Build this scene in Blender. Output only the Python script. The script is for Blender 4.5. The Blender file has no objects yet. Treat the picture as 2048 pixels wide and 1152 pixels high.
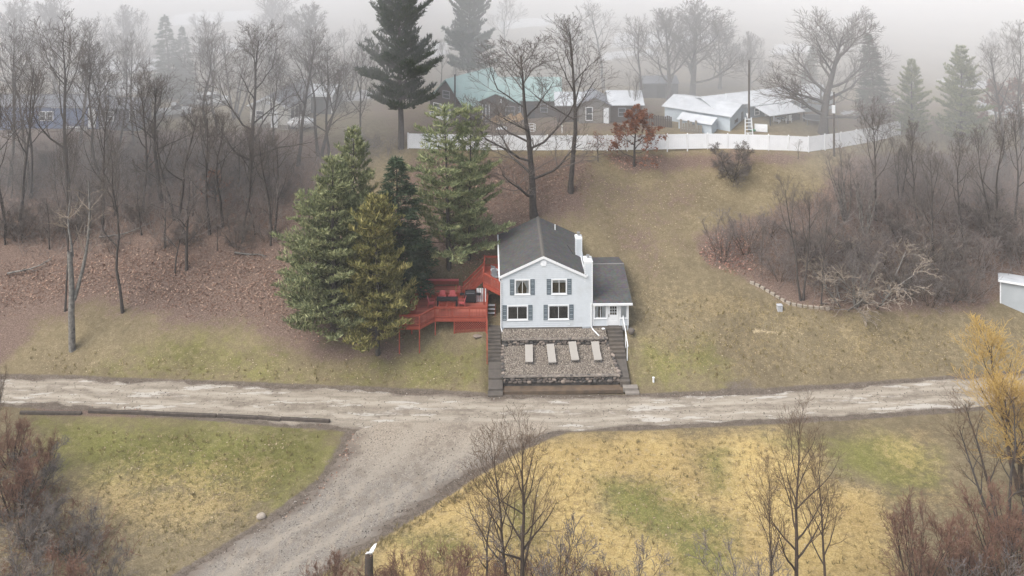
import bpy, bmesh, math, random
import numpy as np
from mathutils import Vector, Matrix

# ------------------------------------------------------------------ camera, sky, sun, exposure
SC = bpy.context.scene
COL = SC.collection
FPX, CAMZ, DROP = 1986.0, 44.0, .438              # upright camera with a shifted lens, as the photograph keeps verticals vertical
cam_d = bpy.data.cameras.new('camera'); cam = bpy.data.objects.new('camera', cam_d); COL.objects.link(cam)
cam.location = (0, 0, CAMZ); cam.rotation_euler = (math.pi/2, 0, 0); cam_d.shift_y = -DROP*FPX/2048
cam_d.sensor_width = 36.0; cam_d.lens = FPX/2048*36.0; cam_d.clip_start = .5; cam_d.clip_end = 3000
SC.camera = cam
W = bpy.data.worlds.new('World'); SC.world = W; W.use_nodes = True
wn = W.node_tree.nodes; wl = W.node_tree.links
bgn = wn['Background']; sky = wn.new('ShaderNodeTexSky'); sky.sky_type = 'NISHITA'; sky.sun_disc = False
SUN_EL, SUN_AZ = math.radians(52), math.radians(235)      # azimuth from +Y, clockwise
sky.sun_elevation = SUN_EL; sky.sun_rotation = SUN_AZ
sky.air_density = 1.0; sky.dust_density = 3.0; sky.ozone_density = 1.2
bgn.inputs['Strength'].default_value = .15
hs = wn.new('ShaderNodeHueSaturation'); hs.inputs['Saturation'].default_value = .5      # an overcast sky is nearly grey
wl.new(sky.outputs[0], hs.inputs['Color']); wl.new(hs.outputs[0], bgn.inputs['Color'])
sd = bpy.data.lights.new('sun', 'SUN'); sun = bpy.data.objects.new('sun', sd); COL.objects.link(sun)
sd.energy = 1.5; sd.angle = math.radians(40); sd.color = (1, .955, .89)
_d = Vector((math.sin(SUN_AZ)*math.cos(SUN_EL), math.cos(SUN_AZ)*math.cos(SUN_EL), math.sin(SUN_EL)))
sun.rotation_euler = _d.to_track_quat('Z', 'Y').to_euler(); sun.location = _d*200
vs = SC.view_settings; vs.view_transform = 'Standard'; vs.look = 'None'; vs.gamma = 1; vs.use_curve_mapping = False
vs.exposure = 0.78
cy = SC.cycles; cy.max_bounces = 12; cy.diffuse_bounces = 3; cy.glossy_bounces = 3; cy.volume_bounces = 10
cy.transparent_max_bounces = 12; cy.caustics_reflective = False; cy.caustics_refractive = False
HAZE_D, BANK_D = .0003, .0185

# ------------------------------------------------------------------ helpers
rng = np.random.default_rng(7)
R = random.Random(11)

def tag(o, label=None, cat=None, group=None, kind=None):
    if label: o['label'] = label
    if cat: o['category'] = cat
    if group: o['group'] = group
    if kind: o['kind'] = kind
    return o

def thing(name, label, cat, loc=(0, 0, 0), rz=0, group=None):
    o = bpy.data.objects.new(name, None); COL.objects.link(o)
    o.location = loc; o.rotation_euler = (0, 0, rz); o.empty_display_size = .2
    return tag(o, label, cat, group)

class MB:
    """collects polygons, then links them as one mesh object"""
    def __init__(s): s.v = []; s.f = []
    def poly(s, pts):
        b = len(s.v); s.v += [tuple(p) for p in pts]; s.f.append(tuple(range(b, b+len(pts)))); return s
    def box(s, x0, x1, y0, y1, z0, z1):
        b = len(s.v)
        s.v += [(x0,y0,z0),(x1,y0,z0),(x1,y1,z0),(x0,y1,z0),(x0,y0,z1),(x1,y0,z1),(x1,y1,z1),(x0,y1,z1)]
        s.f += [tuple(b+i for i in q) for q in ((3,2,1,0),(4,5,6,7),(0,1,5,4),(1,2,6,5),(2,3,7,6),(3,0,4,7))]
        return s
    def prism(s, bottom, top):
        n = len(bottom); b = len(s.v); s.v += [tuple(p) for p in bottom]+[tuple(p) for p in top]
        s.f.append(tuple(b+n-1-i for i in range(n))); s.f.append(tuple(b+n+i for i in range(n)))
        for i in range(n):
            j = (i+1) % n; s.f.append((b+i, b+j, b+n+j, b+n+i))
        return s
    def bar(s, a, b_, w, h=None, up=(0, 0, 1)):
        """box of section w x h from a to b"""
        h = h or w; a = Vector(a); b_ = Vector(b_); t = (b_-a).normalized(); u = Vector(up)
        if abs(t.dot(u)) > .95: u = Vector((0, 1, 0))
        r = t.cross(u).normalized(); u = r.cross(t)
        q = [r*(-w/2)+u*(-h/2), r*(w/2)+u*(-h/2), r*(w/2)+u*(h/2), r*(-w/2)+u*(h/2)]
        return s.prism([a+k for k in q], [b_+k for k in q])
    def tube(s, pts, r, n=6):
        pts = [Vector(p) for p in pts]; rs = r if isinstance(r, (list, tuple)) else [r]*len(pts)
        b = len(s.v)
        for i, p in enumerate(pts):
            t = (pts[min(i+1, len(pts)-1)]-pts[max(i-1, 0)]).normalized()
            ref = Vector((0, 0, 1)) if abs(t.z) < .9 else Vector((1, 0, 0))
            u = t.cross(ref).normalized(); w = t.cross(u)
            for k in range(n):
                a = 2*math.pi*k/n; s.v.append(tuple(p+(u*math.cos(a)+w*math.sin(a))*rs[i]))
        for i in range(len(pts)-1):
            for k in range(n):
                l = (k+1) % n; s.f.append((b+i*n+k, b+i*n+l, b+(i+1)*n+l, b+(i+1)*n+k))
        s.f.append(tuple(b+k for k in range(n))[::-1]); m = b+(len(pts)-1)*n; s.f.append(tuple(m+k for k in range(n)))
        return s
    def mesh(s, name, mat):
        me = bpy.data.meshes.new(name); me.from_pydata(s.v, [], s.f); me.update()
        if mat: me.materials.append(mat)
        bm = bmesh.new(); bm.from_mesh(me); bmesh.ops.recalc_face_normals(bm, faces=bm.faces); bm.to_mesh(me); bm.free()
        return me
    def build(s, name, mat, parent=None, bevel=0):
        o = bpy.data.objects.new(name, s.mesh(name, mat)); COL.objects.link(o)
        if parent: o.parent = parent
        if bevel:
            m = o.modifiers.new('bevel', 'BEVEL'); m.width = bevel; m.segments = 2; m.limit_method = 'ANGLE'
        return o

def link_mesh(name, me, parent=None, loc=(0, 0, 0), rot=(0, 0, 0), sc=(1, 1, 1)):
    o = bpy.data.objects.new(name, me); COL.objects.link(o); o.location = loc; o.rotation_euler = rot; o.scale = sc
    if parent: o.parent = parent
    return o

def np_mesh(name, verts, faces, mat, smooth=True):
    """verts (N,3), faces (M,k) arrays -> mesh datablock"""
    verts = np.asarray(verts, np.float32); faces = np.asarray(faces, np.int32); k = faces.shape[1]
    me = bpy.data.meshes.new(name)
    me.vertices.add(len(verts)); me.vertices.foreach_set('co', verts.ravel())
    me.loops.add(faces.size); me.loops.foreach_set('vertex_index', faces.ravel())
    me.polygons.add(len(faces)); me.polygons.foreach_set('loop_start', np.arange(0, faces.size, k, dtype=np.int32))
    me.polygons.foreach_set('use_smooth', np.full(len(faces), smooth))
    me.update(calc_edges=True)
    if mat: me.materials.append(mat)
    return me

def copy_tree(o, parent=None):
    c = o.copy(); COL.objects.link(c)
    if parent: c.parent = parent
    for ch in list(o.children): copy_tree(ch, c)
    return c

# ------------------------------------------------------------------ materials
def new_mat(name):
    m = bpy.data.materials.new(name); m.use_nodes = True; nt = m.node_tree
    return m, nt, nt.nodes['Principled BSDF']

def N(nt, typ, **kw):
    n = nt.nodes.new(typ)
    for k, v in kw.items():
        if k in n.inputs.keys(): n.inputs[k].default_value = v
        else: setattr(n, k, v)
    return n

def noise(nt, vec, scale, detail=4, rough=.6):
    n = N(nt, 'ShaderNodeTexNoise'); n.inputs['Scale'].default_value = scale
    n.inputs['Detail'].default_value = detail; n.inputs['Roughness'].default_value = rough
    if vec: nt.links.new(vec, n.inputs['Vector'])
    return n.outputs['Fac']

def ramp(nt, fac, stops):
    r = N(nt, 'ShaderNodeValToRGB'); e = r.color_ramp.elements
    while len(e) < len(stops): e.new(.5)
    for i, (p, c) in enumerate(stops):
        e[i].position = p; e[i].color = (*c, 1) if len(c) == 3 else c
    nt.links.new(fac, r.inputs[0]); return r.outputs[0]

def mix(nt, fac, a, b, blend='MIX'):
    m = N(nt, 'ShaderNodeMix', data_type='RGBA', blend_type=blend)
    for sock, val in ((m.inputs[0], fac), (m.inputs[6], a), (m.inputs[7], b)):
        if hasattr(val, 'node'): nt.links.new(val, sock)
        elif isinstance(val, (int, float)): sock.default_value = val
        else: sock.default_value = (*val, 1)
    return m.outputs[2]

def math_n(nt, op, a, b=0., clamp=False):
    m = N(nt, 'ShaderNodeMath', operation=op, use_clamp=clamp)
    for i, val in enumerate((a, b)):
        if hasattr(val, 'node'): nt.links.new(val, m.inputs[i])
        else: m.inputs[i].default_value = val
    return m.outputs[0]

def smooth_n(nt, val, lo, hi):
    m = N(nt, 'ShaderNodeMapRange', interpolation_type='SMOOTHSTEP')
    nt.links.new(val, m.inputs[0]); m.inputs[1].default_value = lo; m.inputs[2].default_value = hi
    return m.outputs[0]

def bump(nt, bsdf, h, strength=.4, dist=.05):
    b = N(nt, 'ShaderNodeBump'); b.inputs['Strength'].default_value = strength; b.inputs['Distance'].default_value = dist
    nt.links.new(h, b.inputs['Height']); nt.links.new(b.outputs[0], bsdf.inputs['Normal'])

def surf(name, c1, c2=None, scale=6, rough=.75, bmp=0, spec=.3, metal=0, dirt=None):
    """mottled surface: c1 and c2 mixed by noise in object space"""
    m, nt, b = new_mat(name); c2 = c2 or tuple(v*.8 for v in c1)
    tc = N(nt, 'ShaderNodeTexCoord'); v = tc.outputs['Object']
    n1 = noise(nt, v, scale); col = ramp(nt, n1, [(.3, c1), (.7, c2)])
    if dirt:
        col = mix(nt, math_n(nt, 'MULTIPLY', smooth_n(nt, noise(nt, v, .7, 5), .5, .75), dirt[1]), col, dirt[0])
    nt.links.new(col, b.inputs['Base Color']); b.inputs['Roughness'].default_value = rough
    b.inputs['Specular IOR Level'].default_value = spec; b.inputs['Metallic'].default_value = metal
    if bmp: bump(nt, b, noise(nt, v, scale*4), bmp)
    return m

def leafy(name, cols, scale=.5, rough=.85):
    """foliage and twigs: clumps by noise, every leaf or spray a little different"""
    m, nt, b = new_mat(name); tc = N(nt, 'ShaderNodeTexCoord'); g = N(nt, 'ShaderNodeNewGeometry')
    n1 = noise(nt, tc.outputs['Object'], scale, 3)
    f = math_n(nt, 'ADD', math_n(nt, 'MULTIPLY', n1, .7), math_n(nt, 'MULTIPLY', g.outputs['Random Per Island'], .4))
    k = len(cols); col = ramp(nt, f, [(.3+.5*i/(k-1), c) for i, c in enumerate(cols)])
    nt.links.new(col, b.inputs['Base Color']); b.inputs['Roughness'].default_value = rough
    b.inputs['Specular IOR Level'].default_value = .15
    return m

M = {}
M['siding'] = surf('vinyl_siding', (.60, .635, .66), (.55, .585, .61), 3, .55, dirt=((.44, .46, .46), .5))
M['trim'] = surf('white_trim', (.82, .83, .84), (.74, .76, .77), 4, .5)
M['white'] = surf('white_vinyl', (.85, .86, .87), (.80, .81, .82), 1.5, .5, dirt=((.68, .69, .68), .35))
M['shutter'] = surf('slate_blue_paint', (.135, .168, .19), (.115, .145, .165), 8, .6)
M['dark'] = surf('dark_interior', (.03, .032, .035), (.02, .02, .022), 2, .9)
M['curtain'] = surf('curtain_fabric', (.86, .86, .86), (.76, .76, .77), 12, .9)
M['concrete'] = surf('wet_concrete', (.115, .10, .085), (.075, .066, .058), 2.2, .7, .2, dirt=((.16, .13, .10), .6))
M['concrete_pale'] = surf('pale_concrete', (.27, .24, .21), (.20, .18, .155), 3, .8, .2)
M['bark'] = surf('grey_bark', (.092, .08, .072), (.054, .047, .042), 5, .95, .5)
M['bark_brown'] = surf('brown_bark', (.085, .062, .046), (.05, .036, .028), 5, .95, .5)
M['bark_pale'] = surf('pale_bark', (.27, .255, .23), (.085, .078, .072), 3.5, .95, .5)
M['twig'] = leafy('grey_twigs', [(.11, .096, .086), (.19, .165, .148)])
M['twig_brown'] = leafy('brown_twigs', [(.09, .06, .04), (.17, .11, .07)])
M['twig_red'] = leafy('red_brown_twigs', [(.14, .074, .052), (.27, .158, .112)])
M['twig_mauve'] = leafy('mauve_grey_twigs', [(.14, .12, .112), (.27, .235, .215)])
M['twig_pale'] = leafy('pale_twigs', [(.22, .18, .14), (.36, .30, .24)])
M['twig_gold'] = leafy('golden_twigs', [(.39, .25, .07), (.62, .43, .145)])
M['rust'] = leafy('rust_leaves', [(.14, .058, .036), (.30, .135, .08)], 1.2)
M['pine_yellow'] = leafy('yellow_green_needles', [(.075, .08, .028), (.20, .19, .07), (.38, .325, .13)], .9)
M['pine_green'] = leafy('pine_needles', [(.082, .105, .052), (.205, .225, .112), (.40, .40, .21)], .8)
M['pine_light'] = leafy('pale_pine_needles', [(.085, .115, .058), (.21, .24, .12), (.39, .395, .20)], .8)
M['spruce'] = leafy('spruce_needles', [(.032, .052, .032), (.072, .10, .055)], .8)
M['pine_dark'] = leafy('dark_pine_needles', [(.026, .042, .026), (.065, .085, .045)], .6)
M['red'] = surf('red_stain', (.37, .078, .048), (.28, .056, .036), 4, .65, .15, dirt=((.2, .05, .035), .5))
def red_boards():
    m, nt, b = new_mat('weathered_red_boards'); tc = N(nt, 'ShaderNodeTexCoord'); g = N(nt, 'ShaderNodeNewGeometry'); mp = N(nt, 'ShaderNodeMapping'); mp.inputs['Scale'].default_value = (.5, 6, 6); nt.links.new(tc.outputs['Object'], mp.inputs[0])
    f = math_n(nt, 'ADD', math_n(nt, 'MULTIPLY', g.outputs['Random Per Island'], .5), math_n(nt, 'MULTIPLY', noise(nt, mp.outputs[0], 2.2, 4), .5))
    c = ramp(nt, f, [(.2, (.25, .055, .036)), (.5, (.38, .09, .06)), (.8, (.48, .16, .11))])
    c = mix(nt, math_n(nt, 'MULTIPLY', smooth_n(nt, noise(nt, tc.outputs['Object'], .8, 5), .5, .7), .45), c, (.20, .09, .07))
    nt.links.new(c, b.inputs['Base Color']); b.inputs['Roughness'].default_value = .7; return m
M['boards'] = red_boards()
M['red_chair'] = surf('pink_red_plastic', (.55, .13, .13), (.46, .10, .10), 4, .5)
M['black'] = surf('black_metal', (.025, .027, .03), (.018, .018, .02), 6, .5)
M['grey'] = surf('grey_plastic', (.27, .28, .30), (.20, .21, .22), 6, .6)
M['sling'] = surf('taupe_sling', (.42, .39, .35), (.37, .345, .31), 20, .8)
M['stone'] = None
M['timber'] = surf('weathered_timber', (.11, .09, .075), (.06, .05, .043), 4, .9, .4)
M['wood_raw'] = surf('raw_lumber', (.42, .26, .12), (.33, .2, .09), 5, .8)
M['blue'] = surf('blue_siding', (.095, .15, .30), (.08, .13, .26), 2, .6)
M['paleblue'] = surf('pale_blue_siding', (.54, .60, .645), (.46, .52, .565), 2, .6, dirt=((.38, .42, .45), .5))
M['cream'] = surf('cream_siding', (.66, .65, .60), (.56, .55, .51), 2, .7)
M['brown_wall'] = surf('brown_boards', (.075, .055, .045), (.05, .038, .032), 3, .8)
M['teal'] = surf('teal_metal_roof', (.33, .46, .44), (.27, .39, .375), 1.2, .5, dirt=((.4, .46, .45), .5))
M['roof_white'] = surf('white_metal_roof', (.60, .62, .64), (.48, .5, .52), .8, .55, dirt=((.42, .43, .44), .6))
M['roof_grey'] = surf('grey_shingles', (.22, .23, .26), (.17, .18, .2), 3, .85)
M['box'] = surf('light_grey_paint', (.5, .51, .53), (.42, .43, .45), 5, .6)
M['green'] = surf('green_plastic', (.08, .26, .13), (.06, .2, .1), 5, .5)
M['glasspaint'] = surf('window_dark', (.05, .055, .06), (.035, .04, .045), 2, .15, spec=.6)

def shingles():
    m, nt, b = new_mat('asphalt_shingles'); tc = N(nt, 'ShaderNodeTexCoord'); v = tc.outputs['Object']
    sep = N(nt, 'ShaderNodeSeparateXYZ'); nt.links.new(v, sep.inputs[0])
    row = math_n(nt, 'FRACT', math_n(nt, 'MULTIPLY', sep.outputs[2], 15.))
    cell = N(nt, 'ShaderNodeTexVoronoi'); cell.inputs['Scale'].default_value = 5.; nt.links.new(v, cell.inputs['Vector'])
    f = math_n(nt, 'ADD', math_n(nt, 'MULTIPLY', noise(nt, v, 28, 2), .5), math_n(nt, 'MULTIPLY', noise(nt, v, 1.1, 4), .5))
    c = ramp(nt, f, [(.32, (.052, .051, .051)), (.68, (.098, .095, .092))])
    c = mix(nt, .22, c, cell.outputs['Color'], 'SOFT_LIGHT')
    nt.links.new(c, b.inputs['Base Color']); b.inputs['Roughness'].default_value = .9; bump(nt, b, row, .6, .03)
    return m
M['shingle'] = shingles()

def stone_mat():
    m, nt, b = new_mat('fieldstone'); oi = N(nt, 'ShaderNodeObjectInfo'); tc = N(nt, 'ShaderNodeTexCoord')
    c = ramp(nt, oi.outputs['Random'], [(0, (.06, .056, .052)), (.55, (.12, .105, .092)), (.82, (.25, .21, .175)), (1, (.42, .37, .32))])
    c = mix(nt, .5, c, ramp(nt, noise(nt, tc.outputs['Object'], 9), [(.3, (.35, .33, .3)), (.7, (.7, .68, .64))]), 'MULTIPLY')
    c = mix(nt, .35, c, ramp(nt, oi.outputs['Random'], [(0, (.10, .10, .10)), (1, (.36, .28, .23))]))
    nt.links.new(c, b.inputs['Base Color']); b.inputs['Roughness'].default_value = .85
    bump(nt, b, noise(nt, tc.outputs['Object'], 14), .4); return m
M['stone'] = stone_mat()

def pebble_mat():
    m, nt, b = new_mat('river_gravel'); g = N(nt, 'ShaderNodeNewGeometry')
    c = ramp(nt, g.outputs['Random Per Island'], [(0, (.05, .044, .038)), (.4, (.17, .14, .112)), (.8, (.31, .265, .215)), (1, (.5, .45, .385))])
    nt.links.new(c, b.inputs['Base Color']); b.inputs['Roughness'].default_value = .8; return m
M['pebble'] = pebble_mat()

def glass_mat():
    m, nt, b = new_mat('window_glass'); nt.nodes.remove(b); out = nt.nodes['Material Output']
    fr = N(nt, 'ShaderNodeFresnel'); fr.inputs[0].default_value = 1.5
    t = N(nt, 'ShaderNodeBsdfTransparent'); t.inputs[0].default_value = (.93, .95, .96, 1)
    g = N(nt, 'ShaderNodeBsdfGlossy'); g.inputs['Roughness'].default_value = .03
    x = N(nt, 'ShaderNodeMixShader'); nt.links.new(fr.outputs[0], x.inputs[0]); nt.links.new(t.outputs[0], x.inputs[1]); nt.links.new(g.outputs[0], x.inputs[2])
    nt.links.new(x.outputs[0], out.inputs['Surface']); return m
M['glass'] = glass_mat()

# ------------------------------------------------------------------ the lie of the land
def ray(px, py):
    return np.array([(px-1024)/FPX, 1.0, -(DROP+(py-576)/FPX)])
def on_level(px, py, z):
    d = ray(px, py); return d*((z-CAMZ)/d[2]) + np.array([0, 0, CAMZ])
ROAD_Z = -3.0
FAR_E = np.array([on_level(*p, ROAD_Z)[:2] for p in ((-160, 752), (0, 757), (350, 768), (700, 782), (1000, 796), (1300, 796), (1500, 788), (1700, 776), (1900, 762), (2048, 750), (2250, 730))])
NEAR_E = np.array([on_level(*p, ROAD_Z)[:2] for p in ((-160, 800), (0, 805), (170, 813), (400, 832), (600, 848), (720, 856), (900, 862), (1130, 856), (1300, 851), (1500, 842), (1700, 832), (1900, 818), (2048, 806), (2250, 786))])
LANE_L = np.array([on_level(*p, ROAD_Z)[:2] for p in ((720, 846), (712, 868), (698, 905), (650, 965), (545, 1042), (430, 1110), (300, 1185), (150, 1270))])
LANE_R = np.array([on_level(*p, ROAD_Z)[:2] for p in ((1150, 846), (1105, 862), (1040, 888), (955, 935), (850, 1002), (735, 1072), (610, 1150), (470, 1240))])
_t = np.arange(-20, 140, .25)
_p = np.interp(_t, [-20, 0, 1.0, 6.0, 15, 23, 30.5, 38, 60, 140], [-3, -3, -2.8, -.25, 3.3, 6.6, 9.4, 10.2, 10.4, 10.7])
_k = np.exp(-np.arange(-12, 13)**2/(2*4.**2)); _k /= _k.sum()
_ps = np.convolve(np.pad(_p, 12, 'edge'), _k, 'valid')
HX, HY = 3.24, 92.0                                         # house root
def sstep(a, b, x):
    t = np.clip((x-a)/(b-a), 0, 1); return t*t*(3-2*t)
def inrect(x, y, x0, x1, y0, y1, e):
    return sstep(x0-e, x0, x)*(1-sstep(x1, x1+e, x))*sstep(y0-e, y0, y)*(1-sstep(y1, y1+e, y))
def ground_z(x, y):
    x = np.asarray(x, float); y = np.asarray(y, float)
    yb = np.interp(x, FAR_E[:, 0], FAR_E[:, 1])+.5
    t = y-yb; z = np.interp(t, _t, _ps)
    z = z - .35*sstep(4, 22, np.interp(x, NEAR_E[:, 0], NEAR_E[:, 1])-y)
    z = z + (.22*np.sin(x*.23+y*.11+1)*np.sin(y*.19-x*.07)+.1*np.sin(x*.51+.7)*np.sin(y*.47+x*.2))*sstep(1, 10, t)
    z = z + 1.6*sstep(8, 20, t)*(1-sstep(36, 48, t))*np.exp(-((x-33)/14)**2)*.6
    k = inrect(x, y, HX-5.35, HX+6.95, 86.55, 91.9, .25)                 # terraces and stairs are set into the bank
    z = z*(1-k) + np.minimum(z, np.interp(y, [84, 87.3, 92], [-3.2, -3.2, -.9]))*k
    k = inrect(x, y, -10.4, -1.0, 92.4, 98.4, 1.3)                      # levelled ground under the deck
    z = z*(1-k) + np.minimum(z, .25)*k
    return z
def ground_point(px, py):
    d = ray(px, py); s = np.linspace(45, 520, 4000)/d[1]
    P = d[None]*s[:, None]; zz = P[:, 2]+CAMZ-ground_z(P[:, 0], P[:, 1])
    i = int(np.argmax(zz < 0)); a, b = s[i-1], s[i]; f = zz[i-1]/(zz[i-1]-zz[i]); q = d*(a+(b-a)*f)
    return Vector((q[0], q[1], float(ground_z(q[0], q[1]))))
def up_to(p, py):
    """height of something standing at p whose top the photograph shows at row py"""
    d = ray(1024, py); return CAMZ + d[2]*p.y/d[1] - p.z
def seg_dist(x, y, poly):
    """signed distance to a closed polygon, negative inside"""
    d = np.full(x.shape, 1e9); ins = np.zeros(x.shape, bool); n = len(poly)
    for i in range(n):
        ax, ay = poly[i]; bx, by = poly[(i+1) % n]; ex, ey = bx-ax, by-ay
        t = np.clip(((x-ax)*ex+(y-ay)*ey)/(ex*ex+ey*ey+1e-9), 0, 1)
        d = np.minimum(d, np.hypot(x-ax-t*ex, y-ay-t*ey))
        c = ((ay > y) != (by > y)) & (x < ex*(y-ay)/(ey if abs(ey) > 1e-9 else 1e-9)+ax); ins ^= c
    return np.where(ins, -d, d)
def region(*px): return [tuple(ground_point(*p)[:2]) for p in px]

def axis(parts):
    return np.unique(np.concatenate([np.arange(a, b, s) for a, b, s in parts]))
gx = axis([(-420, -120, 15), (-120, -62, 2), (-62, 62, .5), (62, 120, 2), (120, 421, 15)])
gy = axis([(20, 50, 2), (50, 132, .5), (132, 240, 1.25), (240, 700, 12)])
X, Y = np.meshgrid(gx, gy); XF, YF = X.ravel(), Y.ravel(); ZF = ground_z(XF, YF)
nx, ny = len(gx), len(gy)
ii = (np.arange(ny-1)[:, None]*nx+np.arange(nx-1)[None]).ravel()
gfaces = np.stack([ii, ii+1, ii+1+nx, ii+nx], 1)

def mask(px_poly, soft):
    return 1-sstep(-soft, soft, seg_dist(XF, YF, region(*px_poly)))
# fallen leaves under the woods, on the bank behind the house and round the thicket
litter = mask(((-200, 640), (0, 660), (120, 640), (190, 600), (260, 625), (330, 650), (480, 650), (560, 690), (640, 700), (700, 640), (700, 300), (600, 262), (300, 262), (-300, 262)), 2.5)
litter = np.maximum(litter, mask(((-200, 740), (0, 730), (60, 690), (80, 640), (-200, 640)), 2))
litter = np.maximum(litter, .8*mask(((830, 310), (1180, 310), (1200, 380), (1180, 430), (1000, 500), (860, 540), (700, 520)), 2.5))
litter = np.maximum(litter, .9*mask(((1200, 306), (1620, 310), (1600, 330), (1250, 345)), 1.5))
litter = np.maximum(litter, .45*mask(((1150, 340), (1420, 340), (1380, 500), (1300, 560), (1200, 480)), 3))
litter = np.maximum(litter, mask(((1390, 470), (1480, 440), (1620, 400), (1700, 310), (2300, 270), (2300, 600), (2000, 600), (1960, 622), (1800, 622), (1640, 622), (1560, 600), (1500, 565), (1420, 530)), 1.6))
litter = np.maximum(litter, .8*mask(((790, 120+170), (1330, 262), (1330, 220), (1660, 262), (1900, 262), (1900, 200), (700, 200)), 3)*.7)
litter = np.maximum(litter, .85*mask(((40, 806), (180, 815), (420, 834), (640, 850), (640, 843), (420, 838), (100, 832)), .5))
litter = np.maximum(litter, .8*mask(((560, 690), (800, 680), (840, 700), (780, 720), (640, 720)), 1.5))
# dry yellow grass, lower right; greener patches
dry = .78*mask(((1060, 880), (1200, 868), (1560, 860), (1640, 900), (1640, 960), (1760, 980), (1790, 1060), (1790, 1300), (700, 1300), (760, 1080), (900, 960)), 2.2)
dry = np.maximum(dry, .36*mask(((150, 960), (330, 900), (560, 930), (500, 1050), (300, 1080), (200, 1040)), 3))
dry = np.maximum(dry, .5*mask(((1700, 880), (1840, 870), (1900, 1000), (1780, 1000)), 3))
dry = np.maximum(dry, .14*mask(((1250, 560), (1400, 560), (2048, 640), (2048, 720), (1500, 760), (1260, 700)), 4))
green = .9*mask(((90, 845), (300, 850), (660, 862), (655, 940), (560, 1000), (400, 960), (150, 930)), 4)
green = np.maximum(green, .7*mask(((1180, 950), (1340, 960), (1480, 1060), (1300, 1100), (1200, 1020)), 2))
green = np.maximum(green, .75*mask(((1640, 880), (1760, 870), (1860, 900), (1880, 960), (1760, 960)), 2))
green = np.maximum(green, .4*mask(((1420, 900), (1460, 900), (1470, 980), (1430, 980)), 1.2))
green = np.maximum(green, .55*mask(((620, 760), (960, 770), (970, 690), (850, 700), (700, 740)), 2.5))
green = np.maximum(green, .5*mask(((200, 740), (620, 770), (560, 700), (380, 670)), 3))
green = np.maximum(green, .5*mask(((1270, 770), (1480, 770), (1420, 690), (1280, 690)), 2.5))
gp = np.zeros_like(XF)
for a in (((1190, 955), (1330, 965), (1350, 1000), (1480, 1040), (1470, 1080), (1320, 1085), (1215, 1040)), ((1400, 900), (1450, 895), (1460, 990), (1415, 985)), ((1655, 885), (1740, 880), (1790, 930), (1860, 960), (1800, 985), (1680, 930)), ((1320, 1060), (1470, 1075), (1480, 1160), (1350, 1150)), ((1010, 1000), (1060, 985), (1080, 1080), (1020, 1090)), ((800, 1080), (900, 1060), (960, 1100), (860, 1130)), ((1540, 880), (1640, 885), (1600, 905))):
    gp = np.maximum(gp, mask(a, 2.2))
dry = dry*(1-.85*gp); green = np.maximum(green, .85*gp)
# bare dirt verges along the road and lane
near_road = seg_dist(XF, YF, list(map(tuple, FAR_E))+list(map(tuple, NEAR_E[::-1])))
near_lane = seg_dist(XF, YF, list(map(tuple, LANE_L))+list(map(tuple, LANE_R[::-1])))
dirt = np.maximum(1-sstep(.1, 1.1, near_road), 1-sstep(.2, 1.4, near_lane))
dirt = np.maximum(dirt, .8*mask(((690, 850), (730, 860), (700, 920), (640, 990), (560, 1050), (640, 960)), .8))
dirt = np.maximum(dirt, .8*mask(((1480, 622), (1560, 640), (1980, 625), (2048, 640), (2048, 660), (1560, 665)), 1.5)*.5)
dirt = np.maximum(dirt, .6*mask(((1440, 760), (1500, 750), (1530, 780), (1450, 785)), .8))
dirt = np.maximum(dirt, .8*mask(((940, 280), (1100, 280), (1090, 262), (930, 262)), 1.))
straw = mask(((960, 930), (990, 925), (850, 1020), (770, 1060), (740, 1090), (700, 1090), (760, 1050), (850, 995)), .7)
straw = np.maximum(straw, .8*mask(((1500, 655), (1640, 660), (1640, 668), (1500, 668)), .5))
snow = np.zeros_like(XF)
for a in (((120, 150), (330, 140), (320, 118), (180, 112)), ((380, 108), (540, 96), (520, 80), (390, 84)), ((150, 200), (280, 190), (280, 160), (120, 170)),
          ((640, 208), (760, 196), (750, 176), (650, 182)), ((840, 120), (900, 108), (890, 84), (840, 96)), ((1000, 60), (1100, 52), (1110, 34), (990, 40)),
          ((1200, 122), (1320, 112), (1310, 98), (1210, 104)), ((1220, 96), (1440, 84), (1400, 62), (1230, 68)), ((1680, 230), (1730, 228), (1730, 220), (1690, 222)),
          ((1940, 220), (2048, 240), (2048, 200), (1960, 200)), ((1540, 110), (1640, 104), (1620, 84), (1550, 90)), ((1740, 205), (1800, 208), (1800, 196), (1750, 196)),
          ((1870, 170), (2000, 180), (1980, 160), (1880, 158)), ((330, 52), (520, 40), (500, 20), (350, 26))):
    snow = np.maximum(snow, mask(a, 1.6))
field = sstep(135, 150, YF)
m1 = np.stack([litter, dry, green, np.ones_like(XF)], 1); m2 = np.stack([dirt, snow, straw, np.ones_like(XF)], 1); m3 = np.stack([field, 0*field, 0*field, 0*field+1], 1)

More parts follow.
